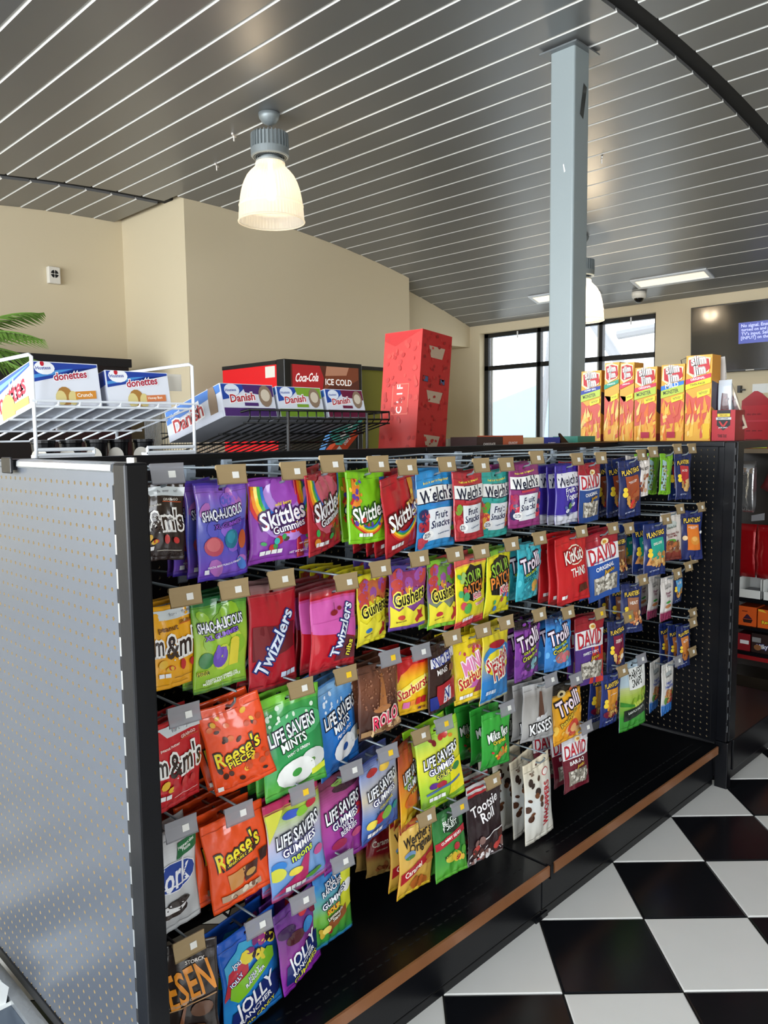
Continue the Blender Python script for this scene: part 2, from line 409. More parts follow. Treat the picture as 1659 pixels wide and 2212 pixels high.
# ---------------------------------------------------------------- the gondola
BLK = mat('black_enamel', (.045,.05,.065), .3, 0, .3, bump=.03, bscale=200)
GALV = mat('galvanised_panel', (.44,.465,.505), .33, .75, var=.05, vscale=1.6)
ZINC = mat('bright_zinc_edge', (.78,.79,.79), .3, .8, bump=.3, bscale=60)
TAN = mat('hardboard_edge', (.74,.66,.5), .8)
BROWN = mat('hardboard', (.36,.27,.2), .85)
COPPER = mat('copper_brown_rail', (.58,.385,.25), .3, .25, coat=.3, var=.12, vscale=20)
HOOKM = mat('grey_hook_wire', (.53,.57,.59), .35, .35)
BLOCK = mat('blue_grey_hook_plastic', (.62,.67,.72), .45)
HOLD_T = glassy('tan_label_holder', (.66,.57,.42), .12, .25)
HOLD_C = glassy('clear_label_holder', (.78,.78,.80), .58, .15)
STICK = mat('price_sticker', (.9,.9,.88), .6)
STICKY = mat('yellow_price_sticker', (.95,.78,.12), .6)
PITCH_ = .0254
def perforated(name, nu, nv, place, metal, parent, depth=.005, r=.0036, back=None):
    """sheet of nu x nv cells with octagonal holes; place(u, v, d) -> xyz with d the depth behind the face"""
    fm = MB(); hm = MB(); P = PITCH_; a = P/2; oc = [(r*math.cos(PI/8+k*PI/4), r*math.sin(PI/8+k*PI/4)) for k in range(8)]
    sq = [(a,a),(-a,a),(-a,-a),(a,-a)]
    for i in range(nu):
        for j in range(nv):
            cu, cv = (i+.5)*P, (j+.5)*P
            vs = [place(cu+x, cv+y, 0) for x, y in sq]+[place(cu+x, cv+y, 0) for x, y in oc]
            fm.add(vs, [(0,5,4),(0,1,6,5),(1,7,6),(1,2,8,7),(2,9,8),(2,3,10,9),(3,11,10),(3,0,4,11)])
            vs = [place(cu+x, cv+y, d) for d in (0, depth) for x, y in oc]
            hm.add(vs, [(k, (k+1) % 8, (k+1) % 8+8, k+8) for k in range(8)])
    b = MB().add([place(0,0,depth), place(nu*P,0,depth), place(nu*P,nv*P,depth), place(0,nv*P,depth)], [(0,1,2,3)])
    o = fm.obj(name, metal, parent, fix=False); hm.obj('hole_wall', TAN, o, fix=False)['kind'] = 'stuff'
    b.obj('backing_board', back or VOID, o, fix=False); return o
gon = empty('shelving_unit', 'long black pegboard shelving unit standing on the checkered floor', 'shelf', (.436, .2, 0))
def G(mb, name, m, bv=0, p=None):
    mb.v = [(v[0]-.436, v[1]-.2, v[2]) for v in mb.v]; o = mb.obj(name, m, p or gon)
    if bv: bevel(o, bv)
    return o
XA, XS, XB = -.783, .436, 1.655
YB = .43
for x0 in (XA+.012, XS+.006):
    perforated('back_panel', 47, 45, lambda u, v, d, x0=x0: (x0+u-.436, YB+d-.2, .2124+v), BLK, gon)
    G(MB().box(x0-.006, YB-.002, 1.3555, x0+1.206, YB+.006, 1.362), 'panel_top_rail', BLK)
for x in (XA+.006, XS, XB-.006): G(MB().box(x-.008, YB-.012, .16, x+.008, YB+.03, 1.36), 'upright', BLK)
G(MB().box(XA-.035, .436, 1.352, XS-.002, .475, 1.374).box(XA-.04, .43, 1.345, XA-.035, .482, 1.378), 'top_cap', BLK, .003)
G(MB().box(XS+.002, .436, 1.352, XB+.04, .475, 1.374), 'top_cap', BLK, .003)
# top shelf of the back half, level with the cap
G(MB().box(XA, .476, 1.334, XB+.04, 1.1, 1.35), 'top_shelf', BLK)
G(MB().box(XA, .48, .16, XB, .50, 1.36), 'rear_panel', BLK)
for x0, x1 in ((XA, XS-.002), (XS+.002, XB)):
    d = G(MB().box(x0, -.028, .150, x1, YB-.012, .172), 'base_deck', BLK, .004)
    sl = MB()
    for yy_ in (.02, .055):
        x = x0+.06
        while x < x1-.06: sl.box(x, yy_, .1722, x+.014, yy_+.004, .1726); x += .027
    sl.v = [(v[0]-.436, v[1]-.2, v[2]) for v in sl.v]; so = sl.obj('deck_slot', VOID, d); so['kind'] = 'stuff'
    G(MB().prism([(-.031,.143),(-.034,.146),(-.034,.1765),(-.029,.1775),(-.029,.143)], 0, x0+(.02 if x0 < 0 else .02), x1-(.0 if x0 < 0 else .03)), 'price_rail', COPPER)
    G(MB().box(x0, -.004, .03, x1, .012, .148), 'kick_plate', BLK, .002)
    G(MB().box(x0, -.002, .0, x1, .014, .027), 'kick_foot', BLK, .003)
G(MB().box(XS-.004,-.037,.139,XS+.008,-.02,.18), 'rail_clip', BLK)
G(MB().box(XS-.03,-.006,.0,XS+.03,.008,.016), 'levelling_foot', BLK)
# near end wing: galvanised pegboard, rolled zinc top, black front post with slotted strip
XN = -.808
w = perforated('end_panel', 38, 47, lambda u, v, d: (XN+d-.436, .9699-u-.2, .1793+v), GALV, gon, depth=.006, r=.0038, back=BROWN)
G(MB().prism([(XN-.002,1.357),(XN-.006,1.36),(XN-.005,1.370),(XN+.002,1.374),(XN+.024,1.374),(XN+.024,1.357)], 1, .018, .425), 'rolled_top_edge', ZINC)
G(MB().prism([(XN-.002,1.356),(XN-.005,1.359),(XN-.004,1.368),(XN+.002,1.371),(XN+.02,1.371),(XN+.02,1.356)], 1, .485, 1.0), 'rolled_top_edge', GALV)
G(MB().box(XN+.012, -.01, .18, XN+.024, 1.0, 1.34), 'end_core', BLK)
G(MB().box(XN-.004, -.012, .165, XN+.02, 1.0, .19), 'bottom_channel', BLK, .002)
st = MB(); z = .21
while z < 1.32: st.box(XN-.0045, -.007, z, XN-.002, .016, z+.024); z += .058
G(MB().box(XN-.003, -.008, .18, XN+.0, .018, 1.335), 'slotted_strip', ZINC)
st.v = [(v[0]-.436, v[1]-.2, v[2]) for v in st.v]; st.obj('strip_slot', VOID, gon)['kind'] = 'stuff'
G(MB().box(-.824, -.052, 0, -.783, -.010, 1.374), 'front_post', BLK, .004)
G(MB().lathe([(0,0),(.008,0),(.008,.008),(0,.009)], 12, o=(-.80,-.03,1.374)), 'cap_bolt', ZINC)
# far end wing
perforated('end_panel', 16, 46, lambda u, v, d: (XB-.004+d-.436, YB-.012-u-.2, .185+v), BLK, gon)
G(MB().box(XB+.002, -.012, .18, XB+.03, 1.0, 1.36), 'end_core', BLK)
G(MB().box(XB-.006, -.012, 1.352, XB+.04, .436, 1.374), 'end_cap_rail', BLK, .003)
G(MB().box(XB-.004, -.052, .19, XB+.012, -.012, 1.37), 'slotted_post', BLK, .002)
G(MB().box(XB+.0125, -.058, .19, XB+.072, -.012, 1.374), 'front_post', BLK, .003)
G(MB().box(XB-.005, -.06, .0, XB+.034, -.01, .188), 'base_leg', BLK, .003)
sl = MB(); z = .23
while z < 1.33: sl.box(XB+.0, -.0535, z, XB+.006, -.0515, z+.026); z += .052
sl.v = [(v[0]-.436, v[1]-.2, v[2]) for v in sl.v]; sl.obj('strip_slot', mat('slot_glint', (.35,.36,.37), .4), gon)['kind'] = 'stuff'

# end-cap decks beyond both wings
t = empty('end_cap_deck', 'grey low deck against the near galvanised end panel', 'shelf', (-1.0, .45, 0))
GD = mat('grey_blue_deck', (.36,.40,.45), .35, .5, var=.08, vscale=4)
o = MB().box(-.24,-.42,.02,.188,.5,.145).obj('deck', GD, t); bevel(o, .004)
MB().box(.155,-.42,.146,.184,.5,.160).obj('rear_lip', ZINC, t)
t2 = empty('end_cap_deck', 'black low deck beyond the far end post, running out of frame', 'shelf', (2.0, .3, 0))
o = MB().box(-.265,-.35,.05,.45,.5,.176).obj('deck', BLK, t2); bevel(o, .003)
MB().box(-.25,-.33,0,.43,.5,.05).obj('plinth', BLK, t2)
t = empty('white_card_tray', 'white folded card tray on the low grey deck, bottom left corner', 'tray', (-.93, .60, .1455))
wc = mat('white_card', (.88,.89,.88), .6)
o = MB().box(-.12,-.04,0,.075,.14,.003).prism([(-.12,.0),(.075,.0),(.085,.04),(.06,.075),(-.12,.075)], 1, -.04, -.037).box(-.12,-.046,0,.09,-.04,.006).obj('tray', wc, t)
MB().box(.072,-.037,.003,.076,.14,.05).obj('tray_side', wc, t)

# ---------------------------------------------------------------- peg hooks
def hook(x, z, yb=YB, yf=.062, tan=1, label='', group=None, sticker=0, dx=0, holder=True):
    t = empty('peg_hook', label, 'hook', (x, yb, z), group=group); L = yb-yf
    MB().prism([(-.004,-.036),(-.0,-.04),(-.0,.022),(-.012,.022),(-.014,.004),(-.004,-.036)][:6], 0, -.0125, .0125).obj('base', BLOCK, t)
    MB().tube([(0,-.01,-.008),(0,-L+.03,-.008),(0,-L+.012,-.004),(0,-L,.008),(0,-L-.002,.016)], .0029, 7).obj('wire', HOOKM, t, smooth=True)
    MB().tube([(0,-.006,.014),(dx*.2,-L*.5,.026),(dx,-L-.006,.030)], .0025, 7).obj('label_wire', HOOKM, t, smooth=True)
    if holder:
        h = MB()
        w2 = .033; pr = [(-.0015,.0365),(.003,.035),(.0045,.029),(-.0005,.026),(-.0055,.002),(-.008,.0005),(-.0045,-.001),(-.0012,.024)]
        pr = [(-L-.010+a, b) for a, b in pr]
        h.prism(pr, 0, dx-w2, dx+w2)
        ho = h.obj('label_holder', HOLD_T if tan else HOLD_C, t)
        if sticker != 9:
            s = MB(); px = dx+(.006 if sticker != 2 else -.002)
            s.prism([(-L-.0128,.0225),(-L-.0118,.0225),(-L-.0143,.0105),(-L-.0153,.0105)], 0, px-.005, px+.009)
            s.obj('price_sticker', STICKY if sticker == 1 else STICK, ho)
    return t

# ---------------------------------------------------------------- candy bags
def bag_surf(w, h, T, seed):
    rr = random.Random(seed); a = rr.uniform(0, 6); kb = rr.uniform(-.010, .012); tw = rr.uniform(-.006, .006); sk = rr.uniform(.9, 1.1)
    def S(u, v, e=0, side=1):
        U = 2*u-1
        if v < .055 or v > .90: s = 0.
        else: t = (v-.055)/.845; s = math.sin(PI*t)**.55*(1.12-.4*t)
        puff = T*s*max(0, 1-abs(U)**2.2)*sk
        dv = min(abs(v-.055), abs(v-.9)); n = noise.noise(Vector((U*2.6+a, v*3.1, seed)))
        wr = .0034*n*min(1, s*1.5)+.0019*math.sin(U*15+a)*math.exp(-dv/.08)+.0012*noise.noise(Vector((U*7, v*8+a, seed)))
        wr *= (1-abs(U)**4)
        X = U*w/2*(1-.045*s)+.0018*math.sin(v*9+a)
        Z = -h*(1-v)-.002*math.sin(U*3+a)
        Y = kb*(1-v)**2+tw*U*(1-v)+.0015*math.sin(U*5+a)*(v > .86 or v < .08)
        return (X, Y-side*(puff*(1 if side > 0 else .8)+wr*(side > 0))-side*(.0008+e), Z)
    return S
def grad(stops, v):
    if isinstance(stops, str): return lin(stops)
    p = stops[0]
    for q in stops:
        if v <= q[0]:
            if q[0] == p[0]: return lin(q[1])
            t = (v-p[0])/(q[0]-p[0]); a, b = lin(p[1]), lin(q[1]); return tuple(x+(y-x)*t for x, y in zip(a, b))
        p = q
    return lin(stops[-1][1])
_bags = {}
def bag_meshes(name, w, h, seed):
    if name in _bags: return _bags[name]
    bgc, ops, desc = D[name][:3]
    T = min(.0115, w*.085); S = bag_surf(w, h, T, seed); nu, nv = 24, 36
    mb = MB()
    for side in (1, -1):
        k = len(mb.v); mb.v += [S(i/nu, j/nv, 0, side) for j in range(nv+1) for i in range(nu+1)]
        for j in range(nv):
            for i in range(nu):
                if j == nv-3 and i in (11, 12): continue
                f = (k+j*(nu+1)+i, k+j*(nu+1)+i+1, k+(j+1)*(nu+1)+i+1, k+(j+1)*(nu+1)+i)
                mb.f.append(f if side > 0 else f[::-1])
                c = grad(bgc, (j+.5)/nv)
                if side < 0: c = tuple(x*.8+.08 for x in c)
                mb.c.append(c)
    # seal round the edge
    N = (nu+1)*(nv+1); idx = lambda i, j: j*(nu+1)+i
    ring = [idx(i, 0) for i in range(nu)]+[idx(nu, j) for j in range(nv)]+[idx(i, nv) for i in range(nu, 0, -1)]+[idx(0, j) for j in range(nv, 0, -1)]
    for a, b in zip(ring, ring[1:]+ring[:1]): mb.f.append((b, a, a+N, b+N)); mb.c.append(grad(bgc, .97))
    me = mb.mesh('candy_bag', FOIL, True)
    am = MB(); seal = [('R', 0, .05, 1, .056, sd(bgc, .05)), ('R', 0, .9, 1, .906, sd(bgc, .9))]
    art(seal+list(ops), w, h, S, am, mx=max(.012, w*.09))
    _bags[name] = (me, am.mesh('printed_artwork', FOIL, True)); return _bags[name]
def sd(b, v):
    if isinstance(b, str): s = b
    else: s = min(b, key=lambda q: abs(q[0]-v))[1]
    return ''.join('%02x' % int(int(s[i:i+2], 16)*.78) for i in (0, 2, 4))
def place_bag(name, x, zt, w, h, yaw, y, i, seed, roll):
    me, am = bag_meshes(name, w, h, seed)
    o = link('candy_bag', me); a = link('printed_artwork', am, o)
    o.location = (x, y, zt); o.rotation_euler = (0, -roll, math.radians(yaw)); return o
NB = lambda u, v, n=4, w=.085, c='eeeeee': [('R', u+i*w*1.15, v, u+i*w*1.15+w, v+.05, c) for i in range(n)]
RB = ['d62a2a', 'f08a1e', 'f5d327', '3fae49', '2a6fc9']
def rain(cu, cv, r, t, a0, a1): return [('A', cu, cv, r-i*t, r-(i+1)*t, a0, a1, c) for i, c in enumerate(RB)]
def ls(bgtop, c2, sub, subc, extra, g=1):
    o = list(extra)+[('T', 'LIFE SAVERS', .52, .63, .86, 'f4f6f8', '10162a', 9, .12, 1.7)]
    if g: o += [('T', 'GUMMIES', .52, .50, .66, 'ffffff', '2a2468', 9, 0, 1.15)]
    return o+[('T', sub, .55, .405, .42, subc, '2a2468' if g else None, 9)]
def welch(c, fc, sub='Fruit\nSnacks', t='c23a4a', top='f5e04a'):
    return [('E', .5, .70, .56, .15, '151d3c'), ('E', .5, .70, .56, .138, 'f2f2ee'), ('R', .0, .60, 1, .80, 'f2f2ee'), ('R', .0, .60, 1, .612, '151d3c'),
            ('T', 'Fruit is our 1st Ingredient!', .5, .86, .7, top, None, 3), ('T', "Welch's", .5, .70, .9, '141d3a', None, 4, 0, 1.25), ('R', .3, .555, .75, .59, t),
            ('S', 9, .03, .1, .2, .5, .10, fc, 3), ('S', 8, .82, .1, .98, .5, .09, fc, 5), ('P', [(.24,.12),(.8,.12),(.86,.52),(.22,.52)], 'e3e6ea'),
            ('T', sub, .54, .38, .52, '16204a', None, 3, .12), ('E', .22, .20, .13, .075, 'f6f6f4'), ('T', 'REAL\nFRUIT', .22, .2, .17, '222b50', None, 8),
            ('T', '9 essential vitamins', .62, .2, .34, '4a6a90', None, 6)]
def plan(c, w2, nuts, sub):
    return [('P', [(.28,.32),(.86,.32),(.8,.72),(.24,.72)], c), ('T', 'PLANTERS', .5, .80, .8, 'f4cf4a', '0e1836', 6, 0, 1.3), ('T', sub, .55, .62, .4, 'f5efe6', None, 5),
            ('E', .2, .50, .085, .07, 'f1cf3a'), ('E', .2, .42, .1, .085, 'f1cf3a'), ('S', 22, .3, .18, .88, .42, .085, nuts, 7),
            ('T', 'NET WT 6 OZ', .45, .11, .45, 'c9d2e6', None, 4)]
def david(c1, c2, sub, seed=2):
    return [('R', 0, .55, 1, .80, 'e9e9ea'), ('R', 0, 0, 1, .55, c1)]+([('R', .5, 0, 1, .55, c2)] if c2 else [])+[
            ('E', .56, .84, .12, .07, 'f0dfae'), ('E', .56, .84, .06, .035, 'c58a2e'), ('T', 'DAVID', .5, .685, .9, 'b81f30', None, 3, 0, 1.7), ('T', "AMERICA'S FAVORITE SEEDS", .5, .585, .7, '3a4f88', None, 2),
            ('T', sub, .5, .48, .62, 'f4f4f4', None, 4), ('T', 'Jumbo', .62, .40, .36, 'e8b23a', '33220c', 7, .2), ('P', [(.14,.1),(.86,.1),(.88,.35),(.12,.35)], '8c8578'), ('S', 60, .17, .12, .85, .34, .045, ['c6c0b2','6f6a60','a39c8e','ddd8cc'], seed)]
def trolli(t, sub, c, sc, cols): return [('S', 26, .04, .06, .96, .95, .07, cols, 4), ('E', .62, .24, .32, .15, sc), ('S', 8, .42, .14, .84, .32, .08, t, 6),
            ('T', 'Trolli', .48, .66, .86, 'f7e9f4', '2a1030', 14, 0, 1.35), ('T', 'SOUR BRITE', .5, .485, .5, 'd8ea3a', '1a1420', 12), ('T', sub, .52, .40, .62, c, '1a1420', 12)]
def twiz(c2, extra): return [('P', [(0,.62),(1,.5),(1,.94),(0,.94)], c2)]+extra
def gush(c, top): return [('P', [(0,.9),(0,.72),(.12,.6),(.2,.78),(.34,.62),(.5,.84),(.62,.66),(.8,.8),(.9,.6),(1,.7),(1,.9)], top), ('S', 9, .05, .5, .95, .88, .13, ['c0433a','3f8a55','2e66b0','9a4fa0','d98a3a'], 9),
            ('P', [(0,.06),(1,.06),(1,.30),(.8,.36),(.6,.28),(.4,.38),(.2,.30),(0,.4)], 'efe23a'), ('T', 'Gushers', .52, .52, .92, '181410', 'f3ea5a', 10, 0, 1.5),
            ('P', [(.66,.14),(.74,.22),(.7,.3),(.8,.27),(.88,.3),(.86,.2),(.92,.14),(.8,.13),(.72,.08)], 'b3232e'), ('E', .28, .2, .1, .05, c), ('T', 'flavors in one', .3, .14, .3, '7a3a20', None, 6)]
def mm(c, lc, sub): return [('R', 0, .83, 1, .945, 'cfd6d8'), ('P', [(0,.83),(.25,.83),(.12,.92),(0,.92)], c), ('T', 'for everyone!', .62, .885, .5, '8d8f92', None, 3), ('T', 'GRABnGO', .7, .785, .36, lc, None, 3),
            ('R', .5, .752, .92, .762, 'c8552f'), ('T', sub, .3, .715, .42, lc, None, 4), ('T', 'm', .10, .5, .2, '2e1a14', 'f3f1ec', 3, 0, 1.9), ('T', "&m's", .60, .52, .80, '2e1a14', 'f3f1ec', 3, 0, 1.5), ('S', 5, .08, .24, .92, .36, .085, ['2a5fa8','2f8a3f','c5302e','e3b32a','6a4028'], 4),
            ('R', .35, .13, .9, .136, lc), *NB(.06, .15, 2, .1)]
def jr(extra, y=.2, t2='GUMMIES', c2='e7e23a'): return extra+[('P', [(.06,y-.13),(.5,y-.14),(.95,y-.02),(.97,y+.2),(.6,y+.22),(.12,y+.08)], '1b2a6b'), ('T', 'JOLLY', .52, y+.11, .74, 'f5f6fa', None, 14, 0, 1.35), ('T', 'RANCHER', .52, y, .62, 'f5f6fa', None, 14), ('T', t2, .55, y-.09, .68, c2, '1b2a6b', 14)]
CH = ['4a2a1a', '6b3f24', '2e1a12']
D = {
'mm_dark': ('2b1d1a', mm('2b1d1a', 'd9d2c4', 'dark chocolate'), 'dark brown chocolate bag with big lowercase white-edged letters'),
'mm_yellow': ('eaa71c', mm('eaa71c', '6a3a10', 'peanut'), 'golden yellow bag with big dark lowercase letters'),
'mm_red': ('c3242b', mm('c3242b', 'f3dcd2', 'peanut butter'), 'bright red bag with big dark lowercase letters'),
'shaq_blue': ([(0,'3a2aa0'),(.08,'7a4fc0'),(.4,'4a55b8'),(.7,'6a6ac8'),(.9,'8a5ac0'),(1,'2f2298')], [('S', 14, .05, .1, .95, .88, .14, ['5a5ac0','8a5fc8','4a7ac8','b06ab8'], 3), ('P', [(.62,.56),(.95,.6),(.8,.2)], '4a3aa8'), ('E', .28, .35, .18, .155, 'b84a5e'), ('E', .27, .37, .13, .11, 'cf6a72'), ('E', .62, .42, .14, .155, '23708c'), ('E', .61, .44, .09, .1, '2f8aa2'), ('E', .87, .39, .09, .155, 'c05a30'), ('T', 'SHAQ-A-LICIOUS', .48, .68, .86, 'eef0fa', '1c1648', 8, 0, 2.1), ('T', 'XL GUMMIES', .58, .575, .6, '8a4ac0', '1c1648', 9), ('T', 'PEACH, BERRY PUNCH & ORANGE', .5, .155, .74, 'f0eefa', None, 7), ('R', .08, .07, .17, .115, 'e8e8ee')], 'blue-violet gummy bag with three oval faces'),
'skg_purple': ('8b3aa8', [('E', .56, .62, .46, .42, 'b48ad8')]+rain(.56, .86, .58, .045, 170, 372)+[('E', .56, .88, .25, .25, '9a48b4'), ('S', 7, .1, .14, .6, .3, .055, ['c5302e','2f9a4a','3a2420','38b8b0'], 5), ('E', .84, .40, .13, .12, 'b0202a'), ('T', 'Skittles', .52, .56, .8, 'f6f6fa', '3c1a58', 12, 0, 1.3), ('T', 'Gummies', .6, .42, .6, 'f6f6fa', '3c1a58', 12), ('T', 'wild berry', .52, .7, .3, 'f0d03a', None, 10), *NB(.12, .1, 4, .075), ('T', 'SOFT CANDY', .84, .2, .2, 'f0e8f6', None, 4), ('T', 'NET WT 5.8 OZ', .75, .1, .34, 'f0e8f6', None, 4)], 'purple gummy bag with a rainbow swirl'),
'skg_red': ('b02430', [('E', .5, .6, .44, .4, 'd05a70')]+rain(.56, .86, .58, .045, 170, 372)+[('S', 9, .1, .14, .8, .34, .06, ['c5302e','2f9a4a','3a2420','e08a2a'], 6), ('T', 'Skittles', .5, .58, .82, 'f6f6fa', '3c0f18', 12, 0, 1.3), ('T', 'Gummies', .55, .43, .62, 'f6f6fa', '3c0f18', 12), *NB(.12, .1, 4, .075)], 'red gummy bag with a rainbow swirl'),
'sk_green': ('7fc41e', [('P', [(.08,.28),(.3,.28),(.24,.9),(.1,.9)], 'e8862a'), ('P', [(.8,.3),(.95,.3),(.98,.9),(.84,.9)], '2a55a0'), ('S', 26, .05, .28, .3, .88, .04, ['c5302e','2f9a4a','5a3a9a','e9c43a','e08a2a'], 3), ('S', 18, .8, .3, .96, .85, .035, ['c5302e','e9c43a','5a3a9a'], 8)]+rain(.5, .52, .5, .03, 205, 335)+[('T', 'Skittles', .52, .44, .9, 'f8f8f4', '1d4a1a', 12, 0, 1.3), ('S', 9, .1, .24, .9, .34, .045, ['c5302e','2f9a4a','5a3a9a','e9c43a'], 4), *NB(.2, .1, 4, .07)], 'lime green sour candy bag with rainbow sweets'),
'sk_red': ('b01c26', [('P', [(.78,.3),(.94,.3),(.96,.9),(.74,.9)], 'c8862a'), ('P', [(.86,.3),(.95,.3),(.97,.9),(.87,.9)], '2a5a9a')]+rain(.5, .55, .5, .03, 205, 335)+[('T', 'Skittles', .5, .48, .92, 'f8f8f4', '50080c', 12, 0, 1.3), ('T', 'original', .7, .62, .3, 'e8b83a', None, 12), ('S', 10, .7, .35, .95, .75, .04, ['e9c43a','2f9a4a','5a3a9a','e08a2a'], 4), *NB(.12, .1, 4, .07)], 'plain red candy bag with slanted white lettering'),
'welch_blue': ('2f8fd0', welch(0, ['b02430','2a2a5a','5aa03a','c04050'], top='f0dc4a', t='2f7ac0'), 'sky blue fruit snack bag with white name band'),
'welch_red': ('b5303a', welch(0, ['b02430','c8404a','7aa03a']), 'crimson fruit snack bag with white name band'),
'welch_teal': ('35a8a0', welch(0, ['c8403a','e0a03a','5aa03a'], t='35a8a0'), 'teal fruit snack bag with white name band'),
'welch_berry': ('8e3272', welch(0, ['c02a44','2a2a5a','a03060'], t='c03a4a'), 'magenta berry fruit snack bag with white name band'),
'welch_yogurt': ([(0,'c9ccda'),(.12,'d0d2e0'),(.18,'4030a0'),(1,'3c2c98')], [('R', .05, .62, 1, .86, 'e8e8ee'), ('T', "Welch's", .52, .73, .9, '1a1c40', None, 5, 0, 1.3), ('T', "Fruit 'n\nYogurt", .62, .5, .62, 'f4f2fa', None, 5), ('S', 8, .3, .14, .7, .36, .09, ['2a3468','5a6aa8','e8e8f0','5a8a4a'], 5), ('P', [(.05,.06),(1,.06),(1,.2),(.5,.12),(.05,.16)], 'd8dae4')], 'indigo and white yogurt snack bag with silver base'),
'david_original': ([(0,'24488a'),(.78,'24488a'),(.8,'a02030'),(1,'a02030')], david('24488a', None, 'ORIGINAL'), 'slim red-topped blue sunflower seed bag'),
'david_large': ([(0,'2450a0'),(.78,'2450a0'),(.8,'9a1c2c'),(1,'9a1c2c')], david('2450a0', None, 'ORIGINAL'), 'large red-topped blue sunflower seed bag'),
'david_sweet': ([(0,'503080'),(.78,'503080'),(.8,'a01c2c'),(1,'8a1826')], david('503080', 'c8342a', 'SWEET & SPICY'), 'purple and red sunflower seed bag'),
'david_bbq': ([(0,'6a1a2a'),(.55,'6a1a2a'),(.8,'d8d8dc'),(1,'6a1a2a')], david('6a1a2a', None, 'BAR-B-Q', 4), 'maroon and white barbecue seed bag'),
'planters_brown': ('1b2a5e', plan('a04a2a', 1, ['a85a34','c8302e','d8a04a','6a3020'], 'PEANUT BUTTER\nCHOCOLATE'), 'navy nut bag with rust red panel'),
'planters_peanut': ('18285c', plan('c02a34', 1, ['d8b070','b88a48'], 'SALTED'), 'navy nut bag with crimson panel'),
'planters_nut': ('18264e', plan('7a4a30', 1, ['b87a40','d8b070','8a3a24'], 'NUT & CHOC'), 'navy nut bag with chestnut brown panel'),
'planters_teal': ('1b2f6a', [('P', [(.1,.22),(.95,.22),(.9,.42),(.3,.5)], 'e0a060')]+plan('23a08c', 1, ['d8b070','c89a58','a8743a'], 'DELUXE'), 'navy nut bag with teal green panel'),
'planters_orange': ('1b2a66', [('P', [(.28,.2),(.88,.2),(.8,.72),(.26,.72)], 'e07a2a'), ('T', 'PLANTERS', .52, .81, .84, 'f4d04a', '0e1836', 4, 0, 1.3), ('T', 'HONEY ROASTED\nPEANUTS', .54, .66, .46, 'f5efe6', None, 4), ('E', .6, .40, .2, .15, 'd98f3a'), ('E', .58, .43, .12, .08, 'eab060'), ('E', .17, .45, .1, .08, 'efd0a0'), ('E', .9, .56, .07, .05, 'f4f4f4')], 'navy nut bag with orange panel and one peanut'),
'planters_cashew': ('1b2a60', plan('a0684a', 1, ['d88a58','b86a3a','e8c090'], 'HEAT'), 'navy nut bag with copper brown panel'),
'planters_sky': ('20305e', plan('5aa0d0', 1, ['c89a58','b88040'], 'LIGHTLY\nSALTED'), 'navy nut bag with sky blue panel'),
'planters_trail': ('1b2858', plan('7a1a3a', 1, ['c8843a','8a2a2a','e0b870','e0d8c0'], 'TROPICAL\nFRUIT MIX'), 'navy trail mix bag with burgundy panel'),
'planters_multi': ('1b2a62', plan('c87a3a', 1, ['b06a30'], 'NUTS'), 'narrow navy nut bag with copper stripe'),
'planters_gold': ('203070', [('E', .5, .24, .4, .13, '6a1434')]+plan('d8922a', 1, ['d8b060','b88040','7a1a2a'], 'SWEET & CRUNCHY'), 'navy nut bag with golden amber panel'),
'natural_white': ('d8d0c8', [('T', 'TRAIL BEST', .5, .72, .8, '38302e', None, 2, 0, 1.4), ('S', 14, .2, .15, .8, .6, .12, ['a86a4a','8a4a34','c89a78'], 4)], 'small cream trail mix bag with brown nuts'),
'lime_pistachio': ('7ab82a', [('P', [(.06,.1),(.4,.1),(.45,.8),(.1,.85)], 'a8c8d0'), ('S', 30, .1, .12, .5, .7, .06, ['c8b88a','8a9a4a','5a5a34'], 4), ('T', 'PISTACHIOS', .74, .45, .55, '2a5a1a', None, 80)], 'small lime green bag of shelled nuts'),
'shaq_green': ([(0,'2a6a34'),(.06,'8ab830'),(.5,'a8c83a'),(.9,'5a9a34'),(.93,'1f6a38'),(1,'1f6a38')], [('S', 10, .05, .12, .95, .86, .15, ['8ab82a','c0d040','7aa83a'], 3), ('E', .2, .35, .13, .13, '2f7a3a'), ('E', .45, .36, .14, .17, '6a4ab0'), ('E', .40, .42, .04, .12, '7a5ac0'), ('E', .52, .40, .04, .1, '7a5ac0'), ('R', .62, .24, .8, .48, 'd8c83a'), ('E', .71, .5, .09, .06, 'd8c83a'), ('T', 'SHAQ-A-LICIOUS', .5, .70, .9, 'f2f4fa', '1c1640', 4, 0, 2.1), ('T', 'XL GUMMIES', .5, .60, .66, '8a5ad0', '1c1640', 5), ('T', 'SOUR', .18, .22, .24, '1a1a14', 'e8e04a', 5), ('T', 'GREEN WATERMELON,\nMIXED BERRY & PINEAPPLE', .52, .13, .76, 'f4f6e8', None, 4)], 'yellow-green gummy bag with purple cactus shape'),
'twizzlers': ([(0,'5a3a3a'),(.04,'b01a2a'),(.9,'b01a2a'),(.91,'8a5a5a'),(1,'8a6a6a')], [('P', [(.05,.3),(.95,.36),(.95,.6),(.05,.62)], '6a1a22'), ('P', [(.1,.3),(.5,.3),(.3,.62),(.05,.62)], '7a2a30'), ('T', 'Twizzlers', .50, .45, 1.22, 'dfe8f6', '1a2a70', 57, 0, 1.25), *NB(.62, .1, 3, .09, 'c8d4ea')], 'large red licorice bag with steep diagonal lettering'),
